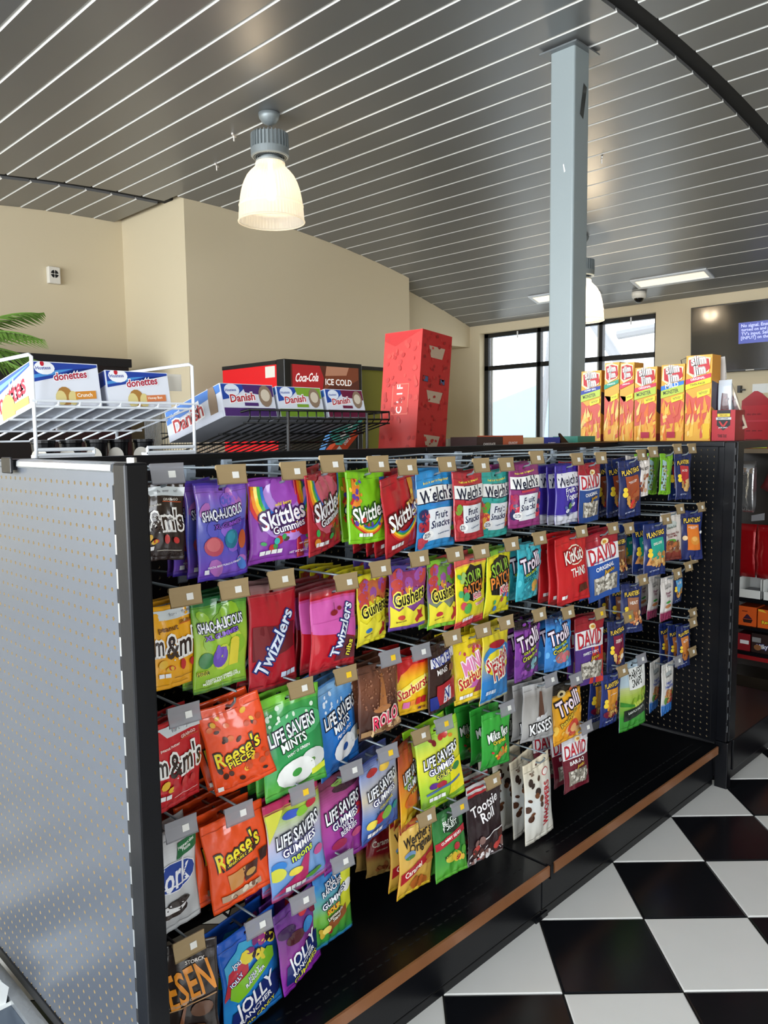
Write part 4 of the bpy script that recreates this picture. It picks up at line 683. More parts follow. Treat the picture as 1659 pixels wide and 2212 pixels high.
TAB = (
('mm_dark',-0.688,1.332,0.090,0.145,-5,0.080,1,0.032,0,0,0.00),
('shaq_blue',-0.570,1.328,0.124,0.189,4,0.066,3,0.040,1,0,0.03),
('skg_purple',-0.418,1.327,0.159,0.173,-2,0.080,2,0.032,1,0,0.05),
('skg_red',-0.314,1.338,0.160,0.174,24,0.066,2,0.032,1,0,0.10),
('sk_green',-0.171,1.332,0.131,0.164,4,0.080,2,0.035,1,0,0.00),
('sk_red',-0.079,1.323,0.151,0.189,10,0.066,3,0.035,1,0,0.14),
('welch_blue',0.071,1.325,0.150,0.200,0,0.080,3,0.032,1,0,0.05),
('welch_red',0.183,1.317,0.133,0.178,3,0.066,3,0.032,1,0,0.00),
('welch_teal',0.322,1.315,0.139,0.185,5,0.080,3,0.032,1,0,0.00),
('welch_berry',0.437,1.330,0.136,0.181,-3,0.066,3,0.032,1,0,0.00),
('welch_yogurt',0.684,1.318,0.127,0.181,-3,0.080,2,0.030,1,0,0.00),
('david_original',0.792,1.319,0.122,0.187,-4,0.066,2,0.032,1,0,0.00),
('planters_brown',1.079,1.321,0.116,0.201,-14,0.080,3,0.050,1,0,0.05),
('natural_white',1.145,1.326,0.067,0.135,-18,0.066,1,0.032,1,0,0.00),
('lime_pistachio',1.355,1.333,0.082,0.150,-6,0.080,2,0.050,1,0,0.00),
('planters_peanut',1.458,1.334,0.101,0.174,-11,0.066,1,0.032,1,0,0.00),
('mm_yellow',-0.669,1.107,0.108,0.159,4,0.080,2,0.032,1,0,0.03),
('shaq_green',-0.580,1.109,0.122,0.186,-6,0.066,2,0.032,1,0,0.00),
('twizzlers',-0.444,1.112,0.135,0.225,7,0.080,2,0.032,1,0,0.00),
('nibs',-0.287,1.082,0.135,0.187,0,0.066,4,0.030,1,0,0.00),
('gush_yellow',-0.156,1.093,0.115,0.165,8,0.080,5,0.040,1,0,0.02),
('gush_purple',-0.048,1.103,0.127,0.159,-2,0.066,3,0.040,1,0,0.00),
('gush_green',0.093,1.096,0.121,0.173,5,0.080,2,0.032,1,0,0.00),
('spk_melon',0.194,1.095,0.142,0.189,3,0.066,2,0.032,1,0,0.05),
('spk',0.338,1.096,0.137,0.183,9,0.080,2,0.032,1,0,0.00),
('trolli_octo',0.466,1.101,0.125,0.166,1,0.066,2,0.032,1,0,0.00),
('kitkat',0.706,1.098,0.159,0.213,-5,0.080,2,0.030,1,0,0.08),
('david_large',0.866,1.094,0.154,0.221,-15,0.066,2,0.032,1,0,0.13),
('planters_nut',1.011,1.077,0.092,0.159,-6,0.080,1,0.032,1,0,0.00),
('planters_teal',1.249,1.089,0.118,0.190,-18,0.066,3,0.045,1,0,0.00),
('uncle_white',1.401,1.114,0.112,0.180,-16,0.080,0,0.032,1,0,0.00),
('planters_orange',1.544,1.111,0.118,0.190,-19,0.066,1,0.032,1,0,0.00),
('planters_cashew',1.106,0.889,0.104,0.174,-14,0.080,2,0.045,1,0,0.00),
('power_white',1.356,0.880,0.083,0.165,-9,0.066,2,0.050,1,0,0.00),
('planters_sky',1.473,0.887,0.073,0.127,-11,0.080,0,0.032,1,0,0.00),
('mm_red',-0.681,0.893,0.113,0.171,10,0.066,2,0.032,0,0,0.00),
('pieces',-0.562,0.890,0.132,0.189,-22,0.080,1,0.035,1,0,0.20),
('wint',-0.423,0.879,0.156,0.217,-7,0.066,2,0.032,1,0,0.08),
('pepomint',-0.273,0.873,0.157,0.218,12,0.080,2,0.032,1,1,0.07),
('rolo',-0.154,0.885,0.140,0.176,4,0.066,2,0.032,0,1,0.03),
('starburst',-0.021,0.870,0.121,0.151,-7,0.080,2,0.050,0,0,-0.03),
('snickers',0.073,0.889,0.132,0.176,12,0.066,2,0.032,1,0,0.00),
('mini_starburst',0.208,0.879,0.134,0.179,-3,0.080,2,0.032,1,0,0.00),
('swedish',0.304,0.889,0.149,0.213,10,0.066,2,0.032,1,0,0.00),
('trolli_purple',0.477,0.876,0.136,0.181,0,0.080,2,0.032,1,0,0.00),
('trolli_blue',0.620,0.861,0.127,0.169,-3,0.066,1,0.032,1,0,0.00),
('david_sweet',0.826,0.823,0.149,0.229,-8,0.080,1,0.032,1,1,0.00),
('planters_trail',0.980,0.783,0.099,0.180,-8,0.066,1,0.045,1,1,0.00),
('planters_multi',1.535,0.664,0.084,0.168,-13,0.080,2,0.035,1,0,0.00),
('york',-0.708,0.683,0.131,0.199,13,0.066,1,0.032,0,0,0.00),
('miniature',-0.559,0.657,0.143,0.191,-6,0.080,5,0.035,0,0,0.11),
('neons',-0.418,0.655,0.153,0.225,2,0.066,1,0.032,0,1,0.09),
('wild',-0.272,0.649,0.151,0.215,5,0.080,2,0.032,0,0,0.08),
('collisions',-0.158,0.662,0.140,0.206,6,0.066,3,0.040,0,1,0.10),
('ls_orange',-0.013,0.652,0.145,0.223,21,0.100,1,0.032,1,0,0.00),
('sours',0.047,0.678,0.149,0.229,-7,0.066,1,0.032,0,1,0.17),
('mikeike',0.326,0.637,0.122,0.163,-4,0.080,4,0.045,0,0,0.00),
('kisses',0.514,0.676,0.132,0.175,-7,0.066,2,0.035,0,0,0.00),
('trolli_peach',0.688,0.638,0.144,0.192,-8,0.080,0,0.032,0,0,0.05),
('planters_gold',0.949,0.606,0.106,0.183,-8,0.066,1,0.050,1,0,0.00),
('harvest',1.122,0.613,0.152,0.253,-7,0.080,0,0.032,0,0,0.05),
('heart_white',1.377,0.550,0.098,0.196,-2,0.066,1,0.050,0,0,0.00),
('david_bbq',0.743,0.465,0.127,0.195,-10,0.080,2,0.050,0,0,0.04),
('riesen',-0.693,0.449,0.140,0.201,-31,0.066,0,0.032,1,0,0.00),
('jr_blue',-0.532,0.406,0.156,0.229,4,0.080,1,0.050,0,0,0.08),
('jr_purple',-0.416,0.416,0.137,0.191,10,0.066,2,0.045,0,0,0.10),
('jr_sour',-0.296,0.445,0.132,0.189,9,0.080,1,0.032,0,0,0.00),
('caramel',-0.014,0.387,0.099,0.141,-16,0.200,1,0.032,1,0,0.00),
('werther',-0.008,0.445,0.125,0.201,-4,0.080,1,0.032,1,0,0.00),
('forest',0.096,0.436,0.111,0.185,-6,0.066,1,0.032,0,1,0.06),
('tootsie',0.268,0.452,0.141,0.228,-5,0.080,2,0.050,1,0,0.03),
('whoppers',0.506,0.447,0.132,0.263,-1,0.066,3,0.055,1,0,0.10),)
def rowname(z): return 'top row' if z > 1.2 else 'second row' if z > .98 else 'third row' if z > .74 else 'fourth row' if z > .5 else 'bottom row'
ORD = ['', 'second', 'third', 'fourth', 'fifth', 'sixth', 'seventh']
for k, (n_, x, zt, w, h, yaw, y, nb, dy, tan, stk, roll) in enumerate(TAB):
    desc = D[n_][2]; g = desc+'s' if nb else None; yf = y-.028
    hook(x, zt-.054*h+.008, yf=yf, tan=tan, sticker=stk, dx=.004*((k*7) % 5-2), holder=n_ not in ('pieces', 'whoppers', 'caramel'),
         label='grey peg hook carrying the '+' '.join(desc.split()[:8]), group='peg hooks')
    rr = random.Random(k*13+5)
    for i in range(nb+1):
        yy2 = y+i*dy+(rr.uniform(-.004, .004) if i else 0)
        if yy2 > .385: break
        o = place_bag(n_, x+(rr.uniform(-.006, .006) if i else 0), zt-(.0 if i == 0 else rr.uniform(-.004, .004)), w, h, yaw+(rr.uniform(-5, 5) if i else 0), yy2, i, k, roll+(rr.uniform(-.05, .05) if i else 0))
        lab = desc+(', '+rowname(zt)+(', front of its peg' if nb else '') if i == 0 else ', '+ORD[i]+' back on its peg')
        tag(o, ' '.join(lab.split()[:16]), 'candy bag', g)
for x, z, lb in ((1.565, .905, 'empty grey peg hook near the far end wing, third row'), (1.57, .69, 'empty peg hook by the far end wing beside narrow navy bags'), (1.575, .535, 'lowest empty peg hook beside the far end wing'),
                 (.205, 1.333, 'empty peg hook between sky blue and crimson fruit bags, top row'), (.58, 1.335, 'empty peg hook in front of the indigo yogurt bags, top row')):
    hook(x, z, yf=.07, label=lb, group='peg hooks', holder=x > 1)

# ---------------------------------------------------------------- things on top of the unit
ZT = 1.3505
def bxart(mb, faces):
    """faces: list of (origin, uvec, vvec, normal, ops)"""
    for o_, U, V, N, ops in faces:
        o_, U, V, N = Vector(o_), Vector(U), Vector(V), Vector(N)
        art(ops, U.length, V.length, lambda u, v, e, o_=o_, U=U, V=V, N=N: tuple(o_+U*u+V*v+N*e), mb, mx=9, e0=.0004, de=.00015)
def carton(name, label, cat, loc, size, cols, front=None, left=None, rot=(0,0,0), group=None, open_top=False, p=True):
    """box: front face looks to -Y, left face to -X; origin at bottom centre"""
    sx, sy, sz = size[0]/2, size[1]/2, size[2]
    mb = MB(); F = [((0,1,5,4), 0), ((3,0,4,7), 1), ((1,2,6,5), 1), ((2,3,7,6), 0), ((4,5,6,7), 2), ((0,3,2,1), 1)]
    vs = [(-sx,-sy,0),(sx,-sy,0),(sx,sy,0),(-sx,sy,0),(-sx,-sy,sz),(sx,-sy,sz),(sx,sy,sz),(-sx,sy,sz)]
    if open_top:
        t = .003; k = .02
        inn = [(-sx+t,-sy+t,sz),(sx-t,-sy+t,sz),(sx-t,sy-t,sz),(-sx+t,sy-t,sz),(-sx+t,-sy+t,sz-.5*sz),(sx-t,-sy+t,sz-.5*sz),(sx-t,sy-t,sz-.5*sz),(-sx+t,sy-t,sz-.5*sz)]
        vs += inn; F = [f for i, f in enumerate(F) if i != 4]+[((4,5,9,8),2),((5,6,10,9),2),((6,7,11,10),2),((7,4,8,11),2),((8,9,13,12),2),((9,10,14,13),2),((10,11,15,14),2),((11,8,12,15),2),((12,13,14,15),2)]
    for f, c in F: mb.add([vs[i] for i in f], [(0,1,2,3)], lin(cols[min(c, len(cols)-1)]))
    o = mb.obj(name, CARD, fix=False); o.location = loc; o.rotation_euler = rot; tag(o, label, cat, group)
    fa = []
    if front: fa.append(((-sx,-sy,0), (2*sx,0,0), (0,0,sz), (0,-1,0), front))
    if left: fa.append(((-sx,sy,0), (0,-2*sy,0), (0,0,sz), (-1,0,0), left))
    if fa:
        am = MB(); bxart(am, fa); am.obj('printed_artwork', CARD, o, fix=False)
    return o
WW = mat('white_wire', (.90,.92,.94), .35); BW = mat('black_wire', (.05,.05,.055), .4)
# white wire rack
t = empty('wire_rack', 'white wire display rack holding the powdered donut cartons', 'rack', (-.54, .52, ZT))
for x in (-.195, .198):
    MB().tube([(x,0,.0),(x,0,.24),(x,.012,.245),(x,.40,.245),(x,.412,.24),(x,.412,.0)], .0042, 8).obj('side_frame', WW, t, smooth=True)
    sg = -1 if x < 0 else 1
    MB().tube([(x,0,.028),(x-sg*.13,0,.028)], .004, 8).tube([(x,0,.040),(x-sg*.13,0,.040)], .004, 8).tube([(x-sg*.13,0,.028),(x-sg*.13,0,.040)], .004, 8).box(min(x,x-sg*.13), -.002, .022, max(x,x-sg*.13), .03, .028).obj('foot', WW, t)
tr = MB(); zn, zf = .138, .062
for k, y in enumerate((0, .14, .28, .42)):
    z = zn+(zf-zn)*y/.42; tr.tube([(-.2,y,z-.004),(.205,y,z-.004)], .0028, 6)
tr.tube([(-.2,-.003,zn+.008),(.21,-.003,zn+.008)], .003, 6)
for k in range(9):
    x = -.19+.0485*k; tr.tube([(x,-.004,zn+.008),(x,.0,zn),(x,.42,zf)], .0026, 6)
tr.obj('tray', WW, t); MB().box(.155,.05,.18,.197,.052,.222).obj('label_plate', WPL, t)
tilt = math.atan((zf-zn)/.42)
dn = lambda sub, c: [('P', [(0,.98),(0,.52),(.28,.62),(.62,.84),(1,.92),(1,.98)], '22409a'), ('P', [(0,.6),(.3,.70),(.62,.86),(.4,.82),(0,.68)], '4a90d0'), ('E', .19, .85, .15, .1, 'f0f2f6'), ('T', 'Hostess', .19, .85, .24, '22409a', None, 4), ('E', .16, .95, .03, .04, 'c02030'),
        ('T', 'donettes', .58, .70, .56, 'b01c38', 'f6f6f8', 8, .1, 1.1), ('E', .44, .2, .12, .15, 'a8783a'), ('E', .38, .17, .08, .11, 'd8c888'), ('E', .56, .17, .07, .11, 'd8c888'), ('P', [(.6,.14),(.92,.17),(.92,.36),(.6,.32)], c), ('T', sub, .76, .25, .26, 'f6efe0', None, 4)]
sidea = [('P', [(0,.98),(0,.5),(.4,.7),(1,.9),(1,.98)], '2a50a8'), ('P', [(0,.66),(.4,.76),(1,.94),(.4,.88),(0,.8)], '6ab0e0'), ('T', 'donettes', .5, .5, .86, 'b01c38', 'f6f6f8', 6), ('E', .5, .2, .14, .12, 'd0a058'), ('R', .6, .1, .9, .28, 'd8a050'), ('R', 0, 0, .16, .4, '22409a')]
def zt_(y): return ZT+zn+(zf-zn)*(y-.52)/.42+.003
carton('snack_carton', 'white and blue donut carton labelled Crunch, left in the white rack', 'box', (-.648, .69, zt_(.69)), (.152, .31, .098), ('dfe3ec','d8dde8','e4e4e4'), dn('Crunch', 'd08a34'), sidea, (tilt, 0, 0), 'donut cartons')
carton('snack_carton', 'white donut carton with orange top edge, right in the white rack', 'box', (-.474, .69, zt_(.69)), (.162, .31, .086), ('dfe3ec','c8ccd8','d08a3a'), dn('Honey Bun', 'd07a4a'), [('P', [(0,.98),(0,.3),(1,.6),(1,.98)], '22409a')], (tilt, 0, 0), 'donut cartons')
# black wire rack with pastry cartons
t = empty('wire_rack', 'black wire display rack holding the pastry cartons', 'rack', (.12, .55, ZT))
f = MB()
zn2, zf2 = .100, .012
for x in (-.14, .17): MB().tube([(x,0,0),(x,0,.132)], .0045, 8).obj('post', BW, t)
f = MB()
f.tube([(-.27,0,.136),(.27,0,.136)], .0035, 6).tube([(-.27,0,.112),(.27,0,.112)], .003, 6).tube([(.27,0,.136),(.275,.2,.128),(.275,.36,.10)], .0032, 6).tube([(-.27,0,.136),(-.31,.2,.10),(-.33,.36,.06)], .0032, 6)
for k in range(4):
    y = .12*k; f.tube([(-.29,y,zn2+(zf2-zn2)*y/.36),(.27,y,zn2+(zf2-zn2)*y/.36)], .003, 6)
for k in range(17):
    x = -.27+.0337*k; f.tube([(x,-.001,.136),(x,-.001,.112),(x-.004,.006,zn2),(x-.02,.36,zf2)], .0024, 5)
f.obj('basket', BW, t, smooth=True)
da = lambda c, c2: [('P', [(0,.98),(0,.5),(.24,.58),(.4,.8),(.5,.98)], '2448a0'), ('P', [(.4,.98),(.44,.74),(1,.62),(1,.98)], c), ('R', 0, 0, 1, .26, c), ('E', .2, .80, .14, .1, 'dfe6f2'), ('T', 'Hostess', .2, .80, .22, '22409a', None, 4), ('T', 'Danish', .4, .58, .52, 'b8202c', 'f4f4f4', 6, .1), ('E', .82, .64, .13, .18, '8a7460'), ('E', .82, .66, .09, .1, 'd0c4b0'), ('R', .4, .32, .66, .42, c2)]
tl2 = math.atan((zf2-zn2)/.36)
for i, (xc, c, lb, nm) in enumerate(((-.121, '4a2a6a', 'purple', 'leftmost'), (.062, '7aa030', 'lime green', 'middle'), (.240, '6a1a3a', 'maroon', 'rightmost'))):
    carton('snack_carton', 'white and blue pastry carton with %s base, %s in the black rack' % (lb, nm), 'box', (xc, .725, ZT+zn2-.021+.004), (.176-(.01*i), .30, .092-(.002*i)), ('d8dce6','d4d8e2',c), da(c, c), [('P', [(0,.98),(0,.55),(1,.75),(1,.98)], '3a78c8'), ('T', 'Hostess', .2, .8, .2, 'e8ecf4', None, 6), ('T', 'Danish', .42, .45, .6, 'b8202c', 'f4f4f4', 6), ('E', .85, .5, .07, .2, '8a7460'), ('R', 0, 0, 1, .2, 'c8ccd8')], (tl2, 0, 0), 'pastry cartons')
# red bar carton
cl = [('A', .5, .5, 0, 0, 0, 0, 'b02a2a')]
cl = [('S', 60, .06, .02, .95, .98, .05, ['b0302e','a82826','c04038'], 3), ('P', [(0,1),(0,.93),(.3,.88),(.8,.97),(1,1)], 'b02020'),
      ('R', .30, .30, .74, .56, 'd86a58'), ('R', .32, .308, .72, .552, 'c84038'), ('T', 'C L I F', .52, .43, .62, 'f2e4dc', None, 90, 0, 1.0)]
cr = [('S', 90, .04, .02, .96, .98, .04, ['8a1c1c','7a1616','a02824'], 8)]
for v in (.83, .46, .09): cr.append(('P', [(.24,v+.05),(.78,v+.05),(.70,v-.045),(.32,v-.045)], '9a8570'))
for u in (.18, .74): cr += [('R', u-.09, .575, u+.09, .625, '4a1414'), ('R', u-.05, .58, u+.08, .62, '3a4a6a')]
cr += [('T', '0 0', .4, .02, .2, 'f0f0f0', None)]
carton('bar_carton', 'tall red cardboard carton with punched openings leaning on the unit top', 'box', (.700, .742, ZT), (.160, .184, .425), ('981e1e','c03430','a82a28'), cr, cl, (0, math.radians(6), 0))
for i, (x, y, z, ang, c, lb) in enumerate(((.505, .86, ZT+.075, 40, '3a9a8a', 'teal'), (.52, .90, ZT+.02, 42, 'd0502c', 'orange'), (.50, .95, ZT-.0, 60, '5a90c8', 'pale blue'))):
    carton('bar_carton', lb+' flat carton leaning behind the tall red carton', 'box', (x, y, z), (.14, .03, .05), (c, c, c), [('R', .1, .3, .3, .7, 'e0ece8'), ('T', 'bars', .6, .5, .3, 'e8f0ee', None)], None, (0, math.radians(-ang), 0))
for x0, x1, h, c, lb, tx in ((.62, .78, .046, 'c8c0a8', 'cream', ''), (.80, .955, .052, '3a2a28', 'dark brown', 'CHOCOLATE'), (.958, 1.085, .056, 'b05a3c', 'terracotta', 'CRUNCHY'), (1.088, 1.225, .047, 'd0c098', 'pale tan', ''), (1.228, 1.34, .046, '2a3f98', 'royal blue', 'BLUEBERRY'), (1.475, 1.615, .048, '2a7a68', 'green-teal', '')):
    if x0 == .62: x0, x1, y0 = .80, .96, .66
    else: y0 = .52
    carton('bar_box', lb+' low open snack bar box lying on the unit top', 'box', ((x0+x1)/2, y0+.06, ZT), (x1-x0, .12, h), (c, c, c), ([('T', tx, .5, .5, .5, 'ece6e0', None)] if tx else None), None, open_top=True)
o = MB().prism([(0,0),(.10,0),(.05,.014),(-.012,.052),(-.018,.05)], 1, -.003, .003).obj('price_fin', BW, loc=(1.365, .53, ZT+.01)); tag(o, 'small black curved shelf fin beside the royal blue box', 'marker')
# cups under the white rack, wire basket behind
for i, x in enumerate((-.555, -.475, -.405, -.335, -.262)):
    m = MB().lathe([(0,0),(.026,0),(.030,.05),(.032,.052),(.032,.06),(0,.06)], 24)
    o = m.obj('gum_cup', BLK, loc=(x, .93+.01*(i % 2), ZT), smooth=False); o.rotation_euler = (0, 0, 0)
    tag(o, 'black lidded cup with round white emblem under the white rack, '+['leftmost','second from left','middle one','second from right','rightmost'][i], 'cup', 'black cups')
    a = MB().prism([(.022*math.cos(PI*k/10), .012+.026*math.sin(PI*k/10)) for k in range(11)], 1, -.0325, -.0318)
    ao = a.obj('emblem', WPL, o); ao.rotation_euler = (0, 0, -.7)
t = empty('wire_basket', 'dark fine wire basket between the white rack and pastry cartons', 'basket', (-.06, 1.0, ZT))
f = MB(); g = MB()
for k in range(22): f.tube([(-.10+.0095*k, 0, 0), (-.10+.0095*k, 0, .15)], .0011, 4)
for k in range(14): f.tube([(-.10, .008*k, 0), (-.10, .008*k, .15)], .0011, 4)
for z in (.04, .075, .11): g.box(-.105,-.003,z,.105,.0,z+.003)
g.box(-.106,-.004,.145,.108,.002,.153).box(-.106,-.004,.145,-.10,.11,.153).box(-.106,-.004,0,.108,.11,.006)
f.obj('mesh', mat('steel_mesh', (.35,.36,.36), .4, .6), t)['kind'] = 'stuff'; g.obj('frame', BW, t)
# ---------------------------------------------------------------- end-cap top with meat stick cartons
t2x, t2y = 2.0, .3
MB().box(1.735-t2x,-.045-t2y,.18,1.755-t2x,1.0-t2y,1.345).obj('back_panel', BLK, t2)
MB().box(1.732-t2x,-.055-t2y,1.345,2.12-t2x,1.0-t2y,1.374).obj('top_shelf', BLK, t2)
def flame(seed):
    r = random.Random(seed); o = [('P', [(0,.2),(1,.26),(1,.5),(.7,.56),(.3,.5),(0,.58)], 'd2584a')]
    for i in range(26):
        u = r.uniform(-.05, .95); v = r.uniform(-.04, .36); h = r.uniform(.10, .24); w = r.uniform(.08, .22); l = r.uniform(-.16, .16)
        o.append(('P', [(u, v), (u+w*.9, v+.02), (u+w*.75+l*.4, v+h*.5), (u+w*.6+l, v+h), (u+w*.3+l*.3, v+h*.62), (u-w*.1, v+h*.3)], r.choice(['e89a34','f0bc4a','e0702c','ecac48','f2cc78','d45a44'])))
    return o
def slim(fl, c, mon, seed, extra=()):
    o = flame(seed)+[('P', [(.1,.98),(.04,.80),(.3,.74),(.9,.80),(.96,.96),(.5,1)], 'ece2b0'), ('P', [(.12,.95),(.14,.80),(.30,.775),(.80,.80),(.94,.84),(.88,.95),(.5,.97)], 'c0202c'), ('T', 'slim\nJim', .54, .872, .60, 'f6f4f2', 'b8a8a0', 8, 0, 1.3),
        ('P', [(0,.66),(1,.735),(1,.785),(0,.72)], c), ('T', fl, .5, .728, .62, 'f6f6f6', None, 9)]
    if mon: o += [('P', [(0,.56),(1,.635),(1,.735),(0,.66)], 'b8cc4a'), ('T', 'MONSTER', .46, .645, .72, '3a4034', None, 9, 0, 1.5)]
    o += [('P', [(.48,.5),(.96,.545),(.96,.61),(.46,.57)], 'ecdc3a'), ('T', '11g PROTEIN\nPER STICK', .72, .56, .4, '5a5a3a', None, 9)]
    return o+list(extra)
def turned(name, label, x, y0, y1, z0, z1, depth, cols, ops, side=None, group=None):
    """carton whose printed face looks to -X"""
    w = y1-y0
    return carton(name, label, 'box', (x+depth/2, (y0+y1)/2, z0), (depth, w, z1-z0), cols, side, ops, group=group)
SG = 'meat stick cartons'; Z2 = 1.3745
for lb, a, b, zt, fl, c, mon, ex in (
    ('leftmost flame-print carton with dark blue band, shorter than its neighbour', .600, .700, 1.69, 'HONEY BBQ', '2a3f9a', 1, ()),
    ('narrow flame-print carton with green band', .512, .583, 1.72, 'TABASCO', '2a9a7a', 0, ()),
    ('flame-print carton with torn top and red band', .442, .508, 1.715, 'ORIGINAL', 'd03050', 0, ()),
    ('flame-print carton with red and lime bands, fourth from left', .338, .438, 1.689, 'ORIGINAL', 'd03050', 1, (('R', .34, .04, .72, .12, 'b01a3a'),)),
    ('flame-print carton with light blue band', .217, .318, 1.692, 'MILD', '2f7ad0', 1, (('R', .3, .04, .66, .12, 'b01a3a'),)),
    ('tallest flame-print carton with red and yellow bands', .105, .212, 1.722, 'ORIGINAL', 'd03050', 0, (('P', [(0,.60),(1,.675),(1,.735),(0,.66)], 'ecdc2a'), ('T', 'TWIN PACK', .5, .665, .66, '3a3a1c', None, 9), ('R', .72, .02, .98, .2, 'e8b82a')))):
    turned('meat_stick_carton', lb, 1.80, a, b, Z2, zt, .085, ('c8862a','e4a83a','e8b84a'), slim(fl, c, mon, int(a*100), ex), [('P', [(0,.4),(1,.3),(1,.66),(0,.7)], '3a2a3a'), ('R', 0, 0, 1, .1, '8a2a2a')], SG)
turned('jerky_carton', 'red and black dispenser carton with bull horn emblem', 1.80, .008, .100, Z2, 1.497, .10, ('8a1420','b01c28','3a0c10'),
       [('P', [(.22,1),(.8,1),(.8,.5),(.5,.33),(.22,.5)], '1a1618'), ('R', .24, .78, .78, .88, 'e8c83a'), ('T', 'TERIYAKI', .51, .83, .4, '3a2a14', None), ('R', .18, .68, .84, .76, 'c8c8c8'), ('T', 'BEEF STEAK', .51, .72, .5, '2a2a2a', None), ('P', [(.3,.62),(.36,.64),(.5,.5),(.64,.64),(.7,.62),(.56,.46),(.44,.46)], 'c02a2c'), ('T', "JACK LINK'S", .51, .42, .42, 'f0f0f0', None), ('T', 'Feed Your\nWild Side', .5, .16, .44, '2a0a0c', None)])
def pack(label, x, y, z, h, w, rx, cols, ops, th=.008):
    mb = MB(); vs = []; n = 8
    for k in range(n+1):
        v = k/n; s = math.sin(PI*v)**.6
        vs += [(-th*s, w/2, h*v), (-th*s, -w/2, h*v), (th*s, -w/2, h*v), (th*s, w/2, h*v)]
    fs = []
    for k in range(n):
        for j in range(4): fs.append((k*4+j, k*4+(j+1) % 4, k*4+4+(j+1) % 4, k*4+4+j))
    for i, f in enumerate(fs): mb.add([vs[q] for q in f], [(0,1,2,3)], lin(cols))
    o = mb.obj('jerky_pack', FOIL, fix=True, smooth=False); o.location = (x, y, z); o.rotation_euler = (rx, 0, 0); tag(o, label, 'snack pack', 'jerky packs')
    am = MB(); art(ops, w, h, lambda u, v, e: (-th*math.sin(PI*min(max(v,0),1))**.6-e, w/2-u*w, h*v), am, mx=.03); am.obj('printed_artwork', FOIL, o, fix=False)
JK = [('P', [(.2,.05),(.8,.05),(.85,.4),(.72,.72),(.3,.74),(.18,.4)], '4a1a1c'), ('S', 14, .25, .1, .78, .7, .12, ['5a2022','3a1416','6a2a2a'], 4)]
pack('clear jerky pack standing tallest in the red dispenser', 1.865, .072, 1.42, .20, .052, -.02, 'c8d0d8', JK)
pack('narrow black jerky pack with yellow patch in red dispenser', 1.875, .034, 1.42, .19, .03, -.25, '1c1a1c', [('E', .5, .86, .3, .06, 'd8a83a')])
pack('cream topped jerky pack leaning right in red dispenser', 1.88, .005, 1.42, .205, .034, -.35, 'c8b8a0', JK)
pack('white topped stick pack behind the tallest carton', 1.93, .105, 1.45, .27, .04, -.08, 'd8d4d0', [('R', .2, 0, .8, .5, '8a1c24')])
pack('yellow topped stick pack leaning behind the tallest carton', 1.93, .075, 1.45, .265, .03, -.22, 'd8a82a', [('R', .1, .1, .9, .66, '3a1a1c'), ('T', 'BEEF\nSTICK', .5, .5, .7, 'e8e0d0', None)])

# ---------------------------------------------------------------- counter rack beyond the unit
CR = mat('dark_counter', (.15,.13,.12), .35)
t = empty('candy_counter', 'dark candy counter with stacked shelves beyond the unit, right edge', 'counter', (3.0, -.3, 0))
def C(mb, n, m): mb.v = [(v[0]-3, v[1]+.3, v[2]) for v in mb.v]; return mb.obj(n, m, t)
C(MB().box(2.95,-1.2,0,3.2,.42,1.30), 'body', CR)
C(MB().box(2.70,-1.2,1.30,3.2,.42,1.322), 'counter_top', mat('counter_edge', (.50,.44,.36), .5))
for z in (.53, .385, .252): C(MB().box(2.745,-1.2,z,2.95,.42,z+.018), 'shelf', BLK)
C(MB().box(2.745,-1.2,.0,2.95,.42,.14), 'kick_panel', mat('kick_brown', (.17,.14,.11), .3))
C(MB().box(2.735,-1.2,.232,2.75,.42,.252), 'red_rail', mat('red_rail', (.55,.06,.08), .4))
turned('red_header_carton', 'red house-shaped display carton with yellow-green base strip', 2.76, .212, .345, 1.323, 1.54, .08, ('a01420','b81c28','8a1018'), [('R', 0, 0, 1, .10, 'b8d83a'), ('T', 'BEEF STICK & CHEESE', .5, .05, .7, '4a5a1a', None), ('T', 'abc abc abc', .5, .8, .6, '7a0c14', None), ('R', 0, .62, 1, .66, 'c83040'), ('R', .2, .2, .8, .22, '7a0c14'), ('R', .2, .4, .36, .42, '7a0c14'), ('R', .42, .4, .58, .42, '7a0c14'), ('R', .64, .4, .8, .42, '7a0c14')], None)
o = MB().prism([(.212,1.54),(.345,1.54),(.345,1.565),(.30,1.60),(.285,1.612),(.27,1.612),(.25,1.60),(.212,1.565)], 0, 2.762, 2.77, lin('a81824')).obj('pointed_header', CARD, bpy.data.objects['red_header_carton'], fix=True)
o.matrix_parent_inverse = Matrix.Translation(-Vector((2.80, .2785, 1.323)))
RED = mat('red_foil', (.62,.05,.08), .2, .2, bump=.5, bscale=25); SIL = mat('silver_foil', (.75,.75,.76), .2, .8, bump=.9, bscale=30)
def lump(name, m, label, cat, x, y, z, sx, sy, sz, seed=1, group=None):
    b = bmesh.new(); bmesh.ops.create_cube(b, size=1); bmesh.ops.subdivide_edges(b, edges=b.edges, cuts=6, use_grid_fill=True)
    for v in b.verts:
        p = v.co; s = (1-abs(2*p.z)**3)**.5 if abs(p.z) < .5 else 0
        p.x *= .25+.75*s; n = noise.noise(Vector((p.y*4, p.z*6, seed)))*.18; p.x += n*(1-abs(2*p.z)**2); p.y += noise.noise(Vector((p.z*5, seed, 2)))*.05
        v.co = (p.x*sx, p.y*sy, (p.z+.5)*sz)
    me = bpy.data.meshes.new(name); b.to_mesh(me); b.free(); me.materials.append(m); me.polygons.foreach_set('use_smooth', [True]*len(me.polygons))
    o = link(name, me, None, (x, y, z)); return tag(o, label, cat, group)
